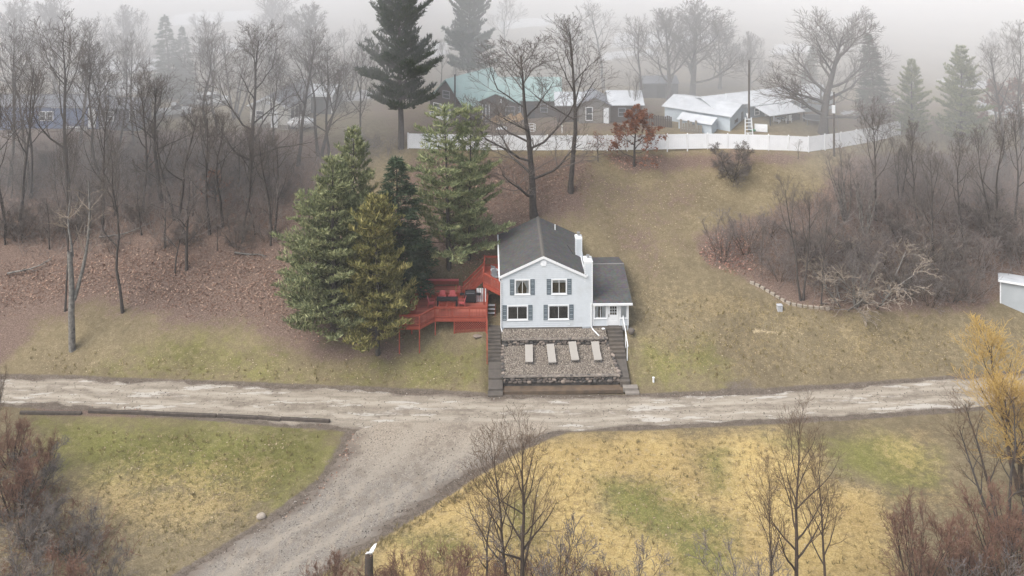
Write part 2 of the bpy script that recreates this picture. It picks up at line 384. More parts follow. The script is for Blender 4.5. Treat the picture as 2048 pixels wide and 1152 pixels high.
def ground_mat():
    m, nt, b = new_mat('grass_leaves_and_soil'); L = nt.links
    pos = N(nt, 'ShaderNodeNewGeometry').outputs['Position']
    def att(n):
        a = N(nt, 'ShaderNodeAttribute', attribute_name=n); s = N(nt, 'ShaderNodeSeparateColor'); L.new(a.outputs['Color'], s.inputs[0]); return s.outputs
    A, B, C = att('cover'), att('bare'), att('far')
    fine = noise(nt, pos, 9, 3, .75); med = noise(nt, pos, 1.9, 4, .7); big = noise(nt, pos, .33, 4, .65); tiny = noise(nt, pos, 26, 2, .8)
    vor = N(nt, 'ShaderNodeTexVoronoi'); vor.inputs['Scale'].default_value = 6.5; L.new(pos, vor.inputs['Vector'])
    # lawn: olive winter grass
    tex = math_n(nt, 'ADD', math_n(nt, 'MULTIPLY', fine, .6), math_n(nt, 'MULTIPLY', med, .4))
    lawn = ramp(nt, tex, [(.32, (.115, .093, .057)), (.5, (.19, .156, .098)), (.66, (.27, .228, .15))])
    grn = ramp(nt, tex, [(.32, (.095, .10, .032)), (.5, (.172, .17, .056)), (.68, (.27, .255, .095))])
    dryc = ramp(nt, tex, [(.32, (.30, .215, .085)), (.5, (.49, .365, .155)), (.66, (.66, .52, .26))])
    lit = ramp(nt, math_n(nt, 'ADD', math_n(nt, 'MULTIPLY', fine, .55), math_n(nt, 'MULTIPLY', tiny, .45)), [(.36, (.07, .049, .041)), (.5, (.168, .118, .094)), (.60, (.275, .20, .158)), (.70, (.47, .375, .29))])
    soil = ramp(nt, tex, [(.33, (.07, .055, .043)), (.5, (.145, .118, .094)), (.68, (.25, .21, .17))])
    strw = ramp(nt, tex, [(.3, (.28, .21, .12)), (.68, (.58, .48, .31))])
    fld = ramp(nt, med, [(.3, (.13, .11, .085)), (.7, (.21, .18, .14))])
    snw = ramp(nt, med, [(.3, (.40, .40, .41)), (.7, (.58, .59, .60))])
    def edge(mk, w=.55, lo=.42, hi=.62):
        k = math_n(nt, 'ADD', mk, math_n(nt, 'MULTIPLY', math_n(nt, 'SUBTRACT', math_n(nt, 'ADD', math_n(nt, 'MULTIPLY', med, .42), math_n(nt, 'ADD', math_n(nt, 'MULTIPLY', big, .38), math_n(nt, 'MULTIPLY', fine, .2))), .5), w*2))
        return smooth_n(nt, k, lo, hi)
    c = mix(nt, edge(C[0], .3), lawn, fld)
    alt = noise(nt, pos, .55, 5, .7)
    c = mix(nt, math_n(nt, 'MULTIPLY', math_n(nt, 'MULTIPLY', smooth_n(nt, alt, .46, .62), .6), math_n(nt, 'MULTIPLY', A[2], 3., True)), c, grn)
    c = mix(nt, edge(A[2], 1.1, .05, .85), c, grn); c = mix(nt, edge(A[1], 1.25, .05, .95), c, dryc)
    tone = noise(nt, pos, .16, 4, .6); c = mix(nt, .55, c, ramp(nt, tone, [(.35, (.38, .36, .33)), (.65, (.68, .66, .6))]), 'OVERLAY')
    brown = smooth_n(nt, math_n(nt, 'ADD', math_n(nt, 'MULTIPLY', big, .4), math_n(nt, 'MULTIPLY', med, .6)), .50, .66)
    c = mix(nt, math_n(nt, 'MULTIPLY', brown, .38), c, soil)
    pale = smooth_n(nt, noise(nt, pos, .8, 5, .75), .55, .70); c = mix(nt, math_n(nt, 'MULTIPLY', pale, .22), c, strw)
    c = mix(nt, edge(A[0], 1.5, .25, .8), c, lit); c = mix(nt, edge(B[2], 1., .4, .7), c, strw)
    c = mix(nt, edge(B[0], .9, .35, .65), c, soil); c = mix(nt, math_n(nt, 'MULTIPLY', edge(B[1], 2.6, .45, .75), smooth_n(nt, B[1], .1, .4)), c, snw)
    # single pale leaves blown over the grass
    leaf = smooth_n(nt, vor.outputs['Distance'], .16, .10)
    pick = N(nt, 'ShaderNodeSeparateColor'); L.new(vor.outputs['Color'], pick.inputs[0])
    leaf = math_n(nt, 'MULTIPLY', leaf, smooth_n(nt, pick.outputs[0], .86, .9))
    c = mix(nt, math_n(nt, 'MULTIPLY', leaf, .55), c, (.42, .32, .2))
    L.new(c, b.inputs['Base Color']); b.inputs['Roughness'].default_value = .95; b.inputs['Specular IOR Level'].default_value = .12
    bump(nt, b, math_n(nt, 'ADD', math_n(nt, 'MULTIPLY', fine, .6), math_n(nt, 'MULTIPLY', tiny, .4)), .9, .12)
    return m
gme = np_mesh('ground', np.stack([XF, YF, ZF], 1), gfaces, ground_mat())
for nm, arr in (('cover', m1), ('bare', m2), ('far', m3)):
    a = gme.attributes.new(nm, 'FLOAT_COLOR', 'POINT'); a.data.foreach_set('color', arr.astype(np.float32).ravel())
tag(link_mesh('ground', gme), kind='structure')

# gravel road and the lane that leaves it
def ribbon(name, A, B, nu, nv, lift, mat, wob=.35, seed=1):
    def res(P, n):
        s = np.concatenate([[0], np.cumsum(np.hypot(*np.diff(P, axis=0).T))]); q = np.linspace(0, s[-1], n)
        return np.stack([np.interp(q, s, P[:, 0]), np.interp(q, s, P[:, 1])], 1)
    g = np.random.default_rng(seed); a, b = res(A, nu), res(B, nu)
    def sm(n, k): return np.convolve(g.normal(0, 1, n+k), np.ones(k)/k, 'valid')[:n]*math.sqrt(k)
    d = b-a; L = np.hypot(*d.T)[:, None]+1e-6
    wa, wb = (sm(nu, 9)*.5+sm(nu, 3)*.3)*wob, (sm(nu, 9)*.5+sm(nu, 3)*.3)*wob
    a = a+d/L*wa[:, None]; b = b+d/L*wb[:, None]
    v = np.linspace(0, 1, nv)[None, :, None]; P = a[:, None]*(1-v)+b[:, None]*v
    z = ground_z(P[..., 0], P[..., 1])+lift*np.minimum(1, 6*np.minimum(v, 1-v)[..., 0])+.004
    V = np.concatenate([P, z[..., None]], 2).reshape(-1, 3)
    i = (np.arange(nu-1)[:, None]*nv+np.arange(nv-1)[None]).ravel()
    me = np_mesh(name, V, np.stack([i, i+nv, i+nv+1, i+1], 1), mat)
    a_ = me.attributes.new('across', 'FLOAT', 'POINT'); a_.data.foreach_set('value', np.broadcast_to(v[..., 0], (nu, nv)).astype(np.float32).ravel())
    a_ = me.attributes.new('along', 'FLOAT', 'POINT'); a_.data.foreach_set('value', np.repeat(np.linspace(0, 1, nu), nv).astype(np.float32))
    return tag(link_mesh(name, me), kind='structure')
def road_mat(name, gravel):
    m, nt, b = new_mat(name); L = nt.links
    pos = N(nt, 'ShaderNodeNewGeometry').outputs['Position']
    mp = N(nt, 'ShaderNodeMapping'); L.new(pos, mp.inputs[0]); mp.inputs['Scale'].default_value = (.25, 1.3, 1) if not gravel else (1, 1, 1)
    if gravel: mp.inputs['Rotation'].default_value = (0, 0, math.radians(-35)); mp.inputs['Scale'].default_value = (1.2, .4, 1)
    st = noise(nt, mp.outputs[0], 1.6, 5, .65); fine = noise(nt, pos, 11, 3, .8); med = noise(nt, pos, .6, 4); tiny = noise(nt, pos, 30, 2, .8)
    f = math_n(nt, 'ADD', math_n(nt, 'MULTIPLY', st, .6), math_n(nt, 'MULTIPLY', fine, .4))
    if gravel:
        c = ramp(nt, math_n(nt, 'ADD', math_n(nt, 'MULTIPLY', fine, .55), math_n(nt, 'MULTIPLY', tiny, .45)), [(.36, (.10, .087, .072)), (.5, (.205, .182, .153)), (.64, (.35, .315, .27))])
        pack = smooth_n(nt, st, .47, .62); c = mix(nt, math_n(nt, 'MULTIPLY', pack, .55), c, (.29, .245, .19))
    else:
        c = ramp(nt, f, [(.34, (.17, .143, .108)), (.47, (.268, .23, .18)), (.62, (.365, .322, .258))])
        pale_blotch = smooth_n(nt, noise(nt, mp.outputs[0], .9, 5, .6), .56, .6)  # noise blotches paler than the packed gravel
        c = mix(nt, math_n(nt, 'MULTIPLY', pale_blotch, .7), c, (.50, .47, .42))
        pit = smooth_n(nt, noise(nt, pos, 2.6, 4, .8), .65, .70); c = mix(nt, math_n(nt, 'MULTIPLY', pit, .7), c, (.15, .12, .095))
    if gravel:
        al = N(nt, 'ShaderNodeAttribute', attribute_name='along'); w = math_n(nt, 'ADD', al.outputs['Fac'], math_n(nt, 'MULTIPLY', math_n(nt, 'SUBTRACT', st, .5), .5))
        c = mix(nt, smooth_n(nt, w, .38, .04), c, ramp(nt, fine, [(.34, (.19, .155, .115)), (.5, (.29, .245, .19)), (.64, (.40, .35, .285))]))
    at = N(nt, 'ShaderNodeAttribute', attribute_name='across')
    e = math_n(nt, 'ABSOLUTE', math_n(nt, 'SUBTRACT', at.outputs['Fac'], .5))
    wob = math_n(nt, 'ADD', e, math_n(nt, 'MULTIPLY', math_n(nt, 'SUBTRACT', med, .5), .16))
    rut = math_n(nt, 'SUBTRACT', 1., smooth_n(nt, math_n(nt, 'ABSOLUTE', math_n(nt, 'SUBTRACT', wob, .2)), .02, .075))
    c = mix(nt, math_n(nt, 'MULTIPLY', rut, .5), c, (.33, .288, .23) if gravel else (.43, .38, .31))
    ridge = math_n(nt, 'SUBTRACT', 1., smooth_n(nt, math_n(nt, 'ABSOLUTE', math_n(nt, 'SUBTRACT', wob, .05)), .02, .07))
    c = mix(nt, math_n(nt, 'MULTIPLY', math_n(nt, 'MULTIPLY', ridge, .55), smooth_n(nt, noise(nt, pos, 1.4, 4, .7), .42, .6)), c, (.16, .13, .10))
    damp = smooth_n(nt, noise(nt, pos, .38, 5, .7), .55, .66); c = mix(nt, math_n(nt, 'MULTIPLY', damp, .6), c, (.17, .14, .108))
    k = smooth_n(nt, math_n(nt, 'ADD', e, math_n(nt, 'MULTIPLY', math_n(nt, 'ADD', math_n(nt, 'SUBTRACT', fine, .5), math_n(nt, 'MULTIPLY', math_n(nt, 'SUBTRACT', med, .5), .8)), .3)), .40 if gravel else .44, .5)
    c = mix(nt, math_n(nt, 'MULTIPLY', k, .85 if not gravel else math_n(nt, 'MULTIPLY', smooth_n(nt, al.outputs['Fac'], .0, .12), .85)), c, (.145, .115, .09))
    L.new(c, b.inputs['Base Color']); b.inputs['Roughness'].default_value = .9; bump(nt, b, fine, .5, .05); return m
ribbon('gravel_road', FAR_E, NEAR_E, 260, 14, .02, road_mat('packed_gravel', False), .3, 3)
ribbon('gravel_lane', LANE_L, LANE_R, 140, 18, .034, road_mat('loose_gravel', True), .5, 5)
# ------------------------------------------------------------------ main house
house = thing('white_house', 'two-storey pale blue-white house with dark shingle roof, four shuttered windows and two chimneys', 'house', (HX, HY, 0), math.radians(1.5)); house.scale = (1, 1, .925)
XL, XR, XC, XE = -4.21, 3.50, 4.22, -.33               # left corner, right corner of the gable, chimney corner, ridge
ZE, ZR, DEP = 5.2, 7.08, 9.7
def roof_z(x): return ZE+(ZR-ZE)*(x-XL)/(XE-XL) if x < XE else ZR-(ZR-ZE)*(x-XE)/(XR-XE)
def lap_wall(mb, y, z0, xr, z1, holes, step=.2):
    """clapboards, each leaning out over the one below; xr(z) gives the ends, holes are left open"""
    z = z0
    while z < z1-.01:
        zt = min(z+step, z1); (a0, b0), (a1, b1) = xr(z), xr(zt); zm = (z+zt)/2
        cuts = sorted((h[0], h[1]) for h in holes if h[2] < zm < h[3])
        segs, cur = [], -1e9
        for c0, c1 in cuts: segs.append((cur, c0)); cur = c1
        segs.append((cur, 1e9))
        for s0, s1 in segs:
            p = [max(a0, s0), min(b0, s1), min(b1, s1), max(a1, s0)]
            if p[1]-p[0] < .01: continue
            mb.poly([(p[0], y-.06, z), (p[1], y-.06, z), (p[2], y-.004, zt), (p[3], y-.004, zt)])
            mb.poly([(p[0], y, z), (p[1], y, z), (p[1], y-.06, z), (p[0], y-.06, z)])
        z = zt
WINS = [(-3.0, -1.56, 3.38, 4.92), (.40, 1.85, 3.38, 4.92), (-3.70, -1.76, .84, 2.34), (.10, 2.04, .84, 2.34)]
mb = MB()
def gable_x(z):
    if z < ZE: return XL, XR
    f = (z-ZE)/(ZR-ZE); return XL+(XE-XL)*f, XR+(XE-XR)*f
lap_wall(mb, 0, .12, lambda z: (gable_x(z)[0], gable_x(z)[1]), ZR-.06, WINS)
mb.build('front_siding', M['siding'], house)
mb = MB(); t = .22
mb.prism([(XL, .001, -1.2), (XL+t, .001, -1.2), (XL+t, DEP, -1.2), (XL, DEP, -1.2)], [(XL, .001, ZE), (XL+t, .001, ZE), (XL+t, DEP, ZE), (XL, DEP, ZE)])
mb.prism([(XR-t, .001, -1.2), (XR, .001, -1.2), (XR, DEP, -1.2), (XR-t, DEP, -1.2)], [(XR-t, .001, ZE), (XR, .001, ZE), (XR, DEP, ZE), (XR-t, DEP, ZE)])
mb.prism([(XL+t, DEP-.2, -1), (XR-t, DEP-.2, -1), (XR-t, DEP, -1), (XL+t, DEP, -1)], [(XL+t, DEP-.2, ZE), (XR-t, DEP-.2, ZE), (XR-t, DEP, ZE), (XL+t, DEP, ZE)])
mb.prism([(XL+t, DEP-.2, ZE), (XR-t, DEP-.2, ZE), (XE, DEP-.2, ZR-.05)], [(XL+t, DEP, ZE), (XR-t, DEP, ZE), (XE, DEP, ZR-.05)])
for z in range(6):                                     # left wall courses
    pass
mb.build('side_wall', M['siding'], house)
MB().box(XL+.03, XR-.03, .02, .25, -1.2, .12).build('foundation', M['concrete_pale'], house)
MB().box(XL+t, XR-t, .55, .6, .1, ZE-.1).build('room_shade_panel', M['dark'], house)  # near-black panel; the unlit rooms' darkness is put into its colour
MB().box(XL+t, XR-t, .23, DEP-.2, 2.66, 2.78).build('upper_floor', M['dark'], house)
# roof: two slabs, ridge cap, white rakes and fascia
OV, TH = .16, .13
for sgn in (-1, 1):
    xe = XL if sgn < 0 else XR
    sl = (ZR-ZE)/abs(XE-xe); xo = xe+sgn*OV; zo = ZE-sl*OV
    mb = MB(); up = .05
    mb.prism([(XE, -OV, ZR+up), (xo, -OV, zo+up), (xo, DEP+OV, zo+up), (XE, DEP+OV, ZR+up)],
             [(XE, -OV, ZR+up+TH), (xo, -OV, zo+up+TH), (xo, DEP+OV, zo+up+TH), (XE, DEP+OV, ZR+up+TH)])
    mb.build('roof', M['shingle'], house)
    mb = MB(); d = .2
    mb.prism([(XE, -OV-.035, ZR+up-d+.08), (xo, -OV-.035, zo+up-d+.08), (xo, -OV-.035, zo+up+TH+.012), (XE, -OV-.035, ZR+up+TH+.012)],
             [(XE, -OV-.002, ZR+up-d+.08), (xo, -OV-.002, zo+up-d+.08), (xo, -OV-.002, zo+up+TH+.012), (XE, -OV-.002, ZR+up+TH+.012)])
    mb.build('rake_board', M['trim'], house)
    mb = MB().box(xo+(-.13 if sgn < 0 else .0), xo+(.0 if sgn < 0 else .13), -OV, DEP+OV, zo+up-.02, zo+up+TH-.01)
    g = mb.build('gutter', M['trim'], house)
mb = MB()
for sgn in (-1, 1):
    mb.prism([(XE, -OV-.02, ZR+.185), (XE+sgn*.17, -OV-.02, ZR+.105), (XE+sgn*.17, DEP+OV, ZR+.105), (XE, DEP+OV, ZR+.185)],
             [(XE, -OV-.02, ZR+.225), (XE+sgn*.17, -OV-.02, ZR+.145), (XE+sgn*.17, DEP+OV, ZR+.145), (XE, DEP+OV, ZR+.225)])
mb.build('ridge_cap', surf('ridge_shingles', (.145, .135, .12), (.10, .095, .085), 8, .9), house)
MB().tube([(1.32, 8.2, 6.2), (1.32, 8.2, 7.05)], .055, 8).build('vent_pipe', M['trim'], house)
# windows
def window(par, x0, x1, z0, z1, y, panes, curtain=None, fw=.11, light_mat='trim'):
    f = thing_part('window', par)
    mb = MB()
    mb.box(x0, x0+fw, y-.07, y+.03, z0, z1).box(x1-fw, x1, y-.07, y+.03, z0, z1)
    mb.box(x0+fw, x1-fw, y-.068, y+.03, z1-fw, z1).box(x0+fw, x1-fw, y-.068, y+.03, z0, z0+fw)
    o = mb.build('window_frame', M[light_mat], f)
    MB().box(x0-.04, x1+.04, y-.11, y-.07, z0-.035, z0+.03).build('sill', M[light_mat], f)
    w = (x1-x0-2*fw)/panes
    for i in range(panes):
        a = x0+fw+i*w; MB().box(a+.022, a+w-.022, y+.004, y+.012, z0+fw+.02, z1-fw-.02).build('pane', M['glass'], f)
        if i: MB().box(a-.022, a+.022, y-.05, y+.025, z0+fw, z1-fw).build('mullion', M[light_mat], f)
    gx0, gx1, gz0, gz1 = x0+fw, x1-fw, z0+fw, z1-fw
    mb = MB(); cm = (gx0+gx1)/2; yy = y+.035
    def pleats(xa, xb, za, zb, xa2=None, xb2=None, n=7):
        xa2 = xa if xa2 is None else xa2; xb2 = xb if xb2 is None else xb2
        for i in range(n):
            u0, u1 = i/n, (i+1)/n; j = .025*(i % 2)
            mb.poly([(xa2+(xb2-xa2)*u0, yy+j, za), (xa2+(xb2-xa2)*u1, yy+.025-j, za), (xa+(xb-xa)*u1, yy+.025-j, zb), (xa+(xb-xa)*u0, yy+j, zb)])
    if curtain == 'tied':
        h = gz0+(gz1-gz0)*.38
        pleats(gx0, cm, h, gz1, gx0, gx0+.2); pleats(cm, gx1, h, gz1, gx1-.2, gx1)
        pleats(gx0, gx0+.2, gz0, h, gx0, gx0+.26, 3); pleats(gx1-.2, gx1, gz0, h, gx1-.26, gx1, 3)
    elif curtain == 'valance': pleats(gx0, gx1, gz1-.3, gz1, n=16)
    elif curtain == 'thin': pleats(gx0, gx1, gz1-.13, gz1, n=14)
    elif curtain == 'parted': pleats(gx0, gx0+.33, gz0, gz1, n=5); pleats(gx1-.38, gx1, gz0, gz1, n=6)
    elif curtain == 'drawn': pleats(gx0, gx1, gz0, gz1, n=8)
    if curtain: mb.build('curtain', M['curtain'], f)
    return f
def thing_part(name, par):
    o = bpy.data.objects.new(name, None); COL.objects.link(o); o.parent = par; o.empty_display_size = .1; return o
def shutter(par, x0, x1, z0, z1):
    s = MB().box(x0, x0+.05, -.075, -.03, z0, z1).box(x1-.05, x1, -.075, -.03, z0, z1).box(x0+.05, x1-.05, -.074, -.03, z0, z0+.07)\
        .box(x0+.05, x1-.05, -.074, -.03, z1-.07, z1).box(x0+.05, x1-.05, -.074, -.03, (z0+z1)/2-.04, (z0+z1)/2+.04)
    n = int((z1-z0)/.085)
    for i in range(n):
        z = z0+.07+(z1-z0-.14)*i/n; s.prism([(x0+.05, -.07, z), (x1-.05, -.07, z), (x1-.05, -.035, z+.05), (x0+.05, -.035, z+.05)],
            [(x0+.05, -.07, z+.02), (x1-.05, -.07, z+.02), (x1-.05, -.035, z+.07), (x0+.05, -.035, z+.07)])
    s.box(x0+.05, x1-.05, -.034, -.028, z0+.05, z1-.05)
    s.build('shutter', M['shutter'], par)
for w, c in zip(WINS, ('tied', 'valance', 'thin', 'thin')): window(house, *w, 0, 2, c)
for a, b, w in ((-3.44, -3.02, 0), (-1.54, -1.14, 0), (-.03, .38, 1), (1.87, 2.27, 1), (-4.13, -3.72, 2), (-1.74, -1.35, 2), (-.32, .08, 3), (2.06, 2.46, 3)):
    shutter(house, a, b, WINS[w][2]-.02, WINS[w][3]+.02)
# octagonal gable vent
mb = MB(); c = (XE+.02, 6.52)
pts = [(c[0]+.33*math.cos(a), c[1]+.33*math.sin(a)) for a in np.arange(8)*math.pi/4+math.pi/8]
mb.prism([(x, -.03, z) for x, z in pts], [(x, -.075, z) for x, z in pts])
for i in range(5):
    z = c[1]-.2+i*.1; mb.prism([(c[0]-.22, -.075, z), (c[0]+.22, -.075, z), (c[0]+.22, -.11, z-.02), (c[0]-.22, -.11, z-.02)], [(c[0]-.22, -.075, z+.05), (c[0]+.22, -.075, z+.05), (c[0]+.22, -.10, z+.01), (c[0]-.22, -.10, z+.01)])
mb.build('gable_vent', M['trim'], house)
# corner boards and downspouts
MB().box(XL-.02, XL+.09, -.045, -.001, .1, ZE-.12).build('corner_board', M['trim'], house)
MB().box(XC-.06, XC+.03, -.05, -.001, .1, 6.45).build('corner_board', M['trim'], house)
MB().tube([(XL-.2, -.1, ZE-.1), (XL-.2, -.12, ZE-.3), (XL-.05, -.1, ZE-.55), (XL-.05, -.1, .15), (XL+.02, -.2, -.1), (XL+.22, -.8, -.5)], .055, 8).build('downspout', M['trim'], house)
MB().tube([(XC-.1, -.1, 2.4), (XC-.1, -.1, .15), (XC+.0, -.25, -.05), (XC+.5, -1.0, -.32)], .055, 8).build('downspout', M['trim'], house)
# front chimney chase, flush with the gable, and the slimmer one behind it
def chimney(x0, x1, y0, y1, z0, z1, pot):
    ch = thing_part('chimney', house)
    mb = MB(); lap_wall(mb, y0, z0, lambda z: (x0, x1), z1-.3, [])
    mb.box(x0, x1, y0+.001, y1, z0-.5, z1-.3); mb.build('chase', M['siding'], ch)
    MB().box(x0-.025, x0+.07, y0-.045, y0-.001, max(z0, 4.6), z1-.3).box(x1-.07, x1+.025, y0-.045, y0-.001, max(z0, 4.6), z1-.3).box(x0-.03, x1+.03, y0-.05, y1+.03, z1-.3, z1-.12).build('chase_trim', M['trim'], ch)
    MB().prism([(x0-.05, y0-.07, z1-.12), (x1+.05, y0-.07, z1-.12), (x1+.05, y1+.05, z1-.12), (x0-.05, y1+.05, z1-.12)], [(x0+.08, y0+.06, z1), (x1-.08, y0+.06, z1), (x1-.08, y1-.08, z1), (x0+.08, y1-.08, z1)]).build('chimney_cap', M['trim'], ch)
    xm, ym = (x0+x1)/2, (y0+y1)/2
    MB().tube([(xm, ym, z1-.02), (xm, ym, z1+pot)], .12, 10).tube([(xm, ym, z1+pot+.03), (xm, ym, z1+pot+.1)], .17, 10).build('flue', surf('galvanised_steel', (.5, .5, .5), (.36, .36, .37), 6, .4, metal=.6), ch)
chimney(XR+.0, XC, 0, 1.15, .12, 6.72, .2)
chimney(3.02, 3.62, 3.9, 4.7, 4.4, 7.45, .24)
MB().box(XR-.02, XR+.06, 1.2, 3.85, ZE+.1, ZE+.26).build('gutter_guard', M['trim'], house)
MB().tube([(2.75, 3.7, 5.72), (2.55, 4.6, 5.83), (2.3, 5.4, 5.95)], .05, 6).build('roof_cricket', M['dark'], house)
# right-hand entrance porch, a part of the house
PX0, PX1, PZ, PE = XC+.04, 7.58, .16, 2.42
mb = MB(); lap_wall(mb, .05, PZ, lambda z: (PX0, 5.56), .86, []); lap_wall(mb, .05, PZ, lambda z: (6.78, PX1), .86, [])
mb.box(PX0, PX1, 8.0, 8.2, -1, 3.3).box(PX1-.15, PX1, .06, 8.0, -1, 2.42); mb.build('porch_wall', M['siding'], house)
MB().box(PX0, PX1, .07, 1.3, -1.0, PZ-.01).build('porch_floor', M['concrete_pale'], house)
MB().box(PX0, PX1, 2.2, 2.25, PZ, PE).build('porch_room_shade_panel', M['dark'], house)  # shade inside the porch, put into a near-black panel
MB().box(PX0, 5.56, .0, .1, 2.2, 2.42).box(6.78, PX1, .0, .1, 2.2, 2.42).box(5.56, 6.78, .0, .1, 2.28, 2.42).box(PX1-.1, PX1+.02, -.01, .049, PZ, 2.2).box(PX0, PX0+.1, -.01, .049, PZ, 2.2)\
    .box(5.56, 5.66, -.01, .1, PZ, 2.28).box(6.68, 6.78, -.01, .1, PZ, 2.28).build('porch_trim', M['trim'], house)
window(house, PX0+.1, 5.56, .86, 2.2, .05, 2, 'parted', .09)
window(house, 6.8, PX1-.1, .86, 2.2, .05, 1, 'drawn', .08)
door = thing_part('door', house)
mb = MB().box(5.68, 6.66, .02, .07, PZ+.02, 1.22).box(5.68, 5.86, .02, .07, 1.22, 2.26).box(6.48, 6.66, .02, .07, 1.22, 2.26).box(5.86, 6.48, .02, .07, 2.08, 2.26)
for xx in (6.06, 6.27): mb.box(xx-.015, xx+.015, .015, .072, 1.22, 2.08)
for zz in (1.5, 1.79): mb.box(5.86, 6.48, .016, .071, zz-.015, zz+.015)
mb.box(5.8, 6.14, .005, .02, .35, .65).box(6.2, 6.54, .005, .02, .35, .65).box(5.8, 6.14, .005, .02, .78, 1.1).box(6.2, 6.54, .005, .02, .78, 1.1)
mb.build('door_leaf', M['trim'], door)
for i in range(3):
    for j in range(3):
        x = (5.86, 6.075, 6.285)[i]; z = (1.22, 1.515, 1.805)[j]; MB().box(x, x+.195, .045, .053, z, z+.275).build('pane', M['glass'], door)
MB().tube([(5.75, -.04, 1.12), (5.75, .02, 1.12)], .035, 8).box(5.73, 5.77, -.0, .02, 1.0, 1.3).build('handle', M['dark'], door)
# porch roof, ridge running along the front
mb = MB(); ry, rz_ = 5.3, 3.85; a, b = PX0-.02, PX1+.3
mb.prism([(a, -.32, PE+.0), (b, -.32, PE+.0), (b, ry, rz_), (a, ry, rz_)], [(a, -.32, PE+.13), (b, -.32, PE+.13), (b, ry, rz_+.13), (a, ry, rz_+.13)])
mb.prism([(a, ry, rz_), (b, ry, rz_), (b-.1, 8.4, 3.2), (a, 8.4, 3.2)], [(a, ry, rz_+.13), (b, ry, rz_+.13), (b-.1, 8.4, 3.33), (a, 8.4, 3.33)])
mb.build('porch_roof', M['shingle'], house)
MB().box(a, b, ry-.12, ry+.12, rz_+.11, rz_+.16).build('porch_ridge_cap', surf('ridge_worn', (.24, .23, .22), (.15, .145, .14), 8, .9), house)
MB().box(a, b+.03, -.42, -.325, PE-.06, PE+.14).build('porch_gutter', M['trim'], house)
MB().prism([(PX1-.1, .1, 2.4), (PX1, .1, 2.4), (PX1, 8.0, 2.4), (PX1-.1, 8.0, 2.4)], [(PX1-.1, .1, 2.42), (PX1, .1, 2.42), (PX1, 5.2, 3.83), (PX1-.1, 5.2, 3.83)]).build('porch_gable', M['siding'], house)
MB().tube([(2.05, -.12, .38), (2.05, -.02, .38)], .04, 6).build('tap', M['trim'], house)
MB().box(XL-.14, XL-.03, 1.0, 1.2, 2.85, 3.1).build('meter_box', M['box'], house)

# ------------------------------------------------------------------ terraces, stairs and retaining walls (house frame)
HM = Matrix.Translation((HX, HY, 0)) @ Matrix.Rotation(math.radians(1.5), 4, 'Z')
def at_house(o): o.location = (HX, HY, 0); o.rotation_euler = (0, 0, math.radians(1.5)); return o
def terrace(name, pts_top, drop):
    mb = MB(); mb.prism([(x, y, z-drop) for x, y, z in pts_top], pts_top)
    return tag(at_house(mb.build(name, surf('terrace_soil', (.20, .165, .135), (.10, .082, .068), 5, .95, .4))), kind='structure')
UP = [(-4.2, -1.1, -.40), (5.45, -1.1, -.40), (5.42, -.05, -.06), (-4.2, -.05, -.06)]
LO = [(-4.12, -4.55, -2.0), (6.12, -4.55, -2.0), (5.52, -1.26, -.95), (-4.2, -1.26, -.95)]
terrace('gravel_terrace', UP, 1.4); terrace('gravel_terrace', LO, 1.4)
def pebbles(quads, n, seed):
    g = np.random.default_rng(seed); V = []; F = []
    base = np.array([(1,0,0),(-.5,.87,0),(-.5,-.87,0),(0,0,1.)]); bf = np.array([(0,1,3),(1,2,3),(2,0,3)])
    for q, k in zip(quads, n):
        q = np.array(q); u = g.random(k)[:, None]; v = g.random(k)[:, None]
        p = (q[0]*(1-u)+q[1]*u)*(1-v)+(q[3]*(1-u)+q[2]*u)*v
        s = g.uniform(.03, .085, k); a = g.uniform(0, 6.3, k); sq = g.uniform(.6, 1, k)
        c, sn = np.cos(a), np.sin(a); B = np.repeat(base[None], k, 0)
        x = B[..., 0]*s[:, None]; y = B[..., 1]*s[:, None]*sq[:, None]; z = B[..., 2]*s[:, None]*.8
        P = np.stack([x*c[:, None]-y*sn[:, None], x*sn[:, None]+y*c[:, None], z], 2)+p[:, None]
        off = len(V)*0+sum(len(t) for t in V); V.append(P.reshape(-1, 3)); F.append((bf[None]+(np.arange(k)*4)[:, None, None]).reshape(-1, 3)+off)
    return np.concatenate(V), np.concatenate(F)
V, F = pebbles([UP, LO], [6000, 20000], 4)
o = tag(at_house(link_mesh('gravel', np_mesh('gravel', V, F, M['pebble'], False))), kind='stuff')

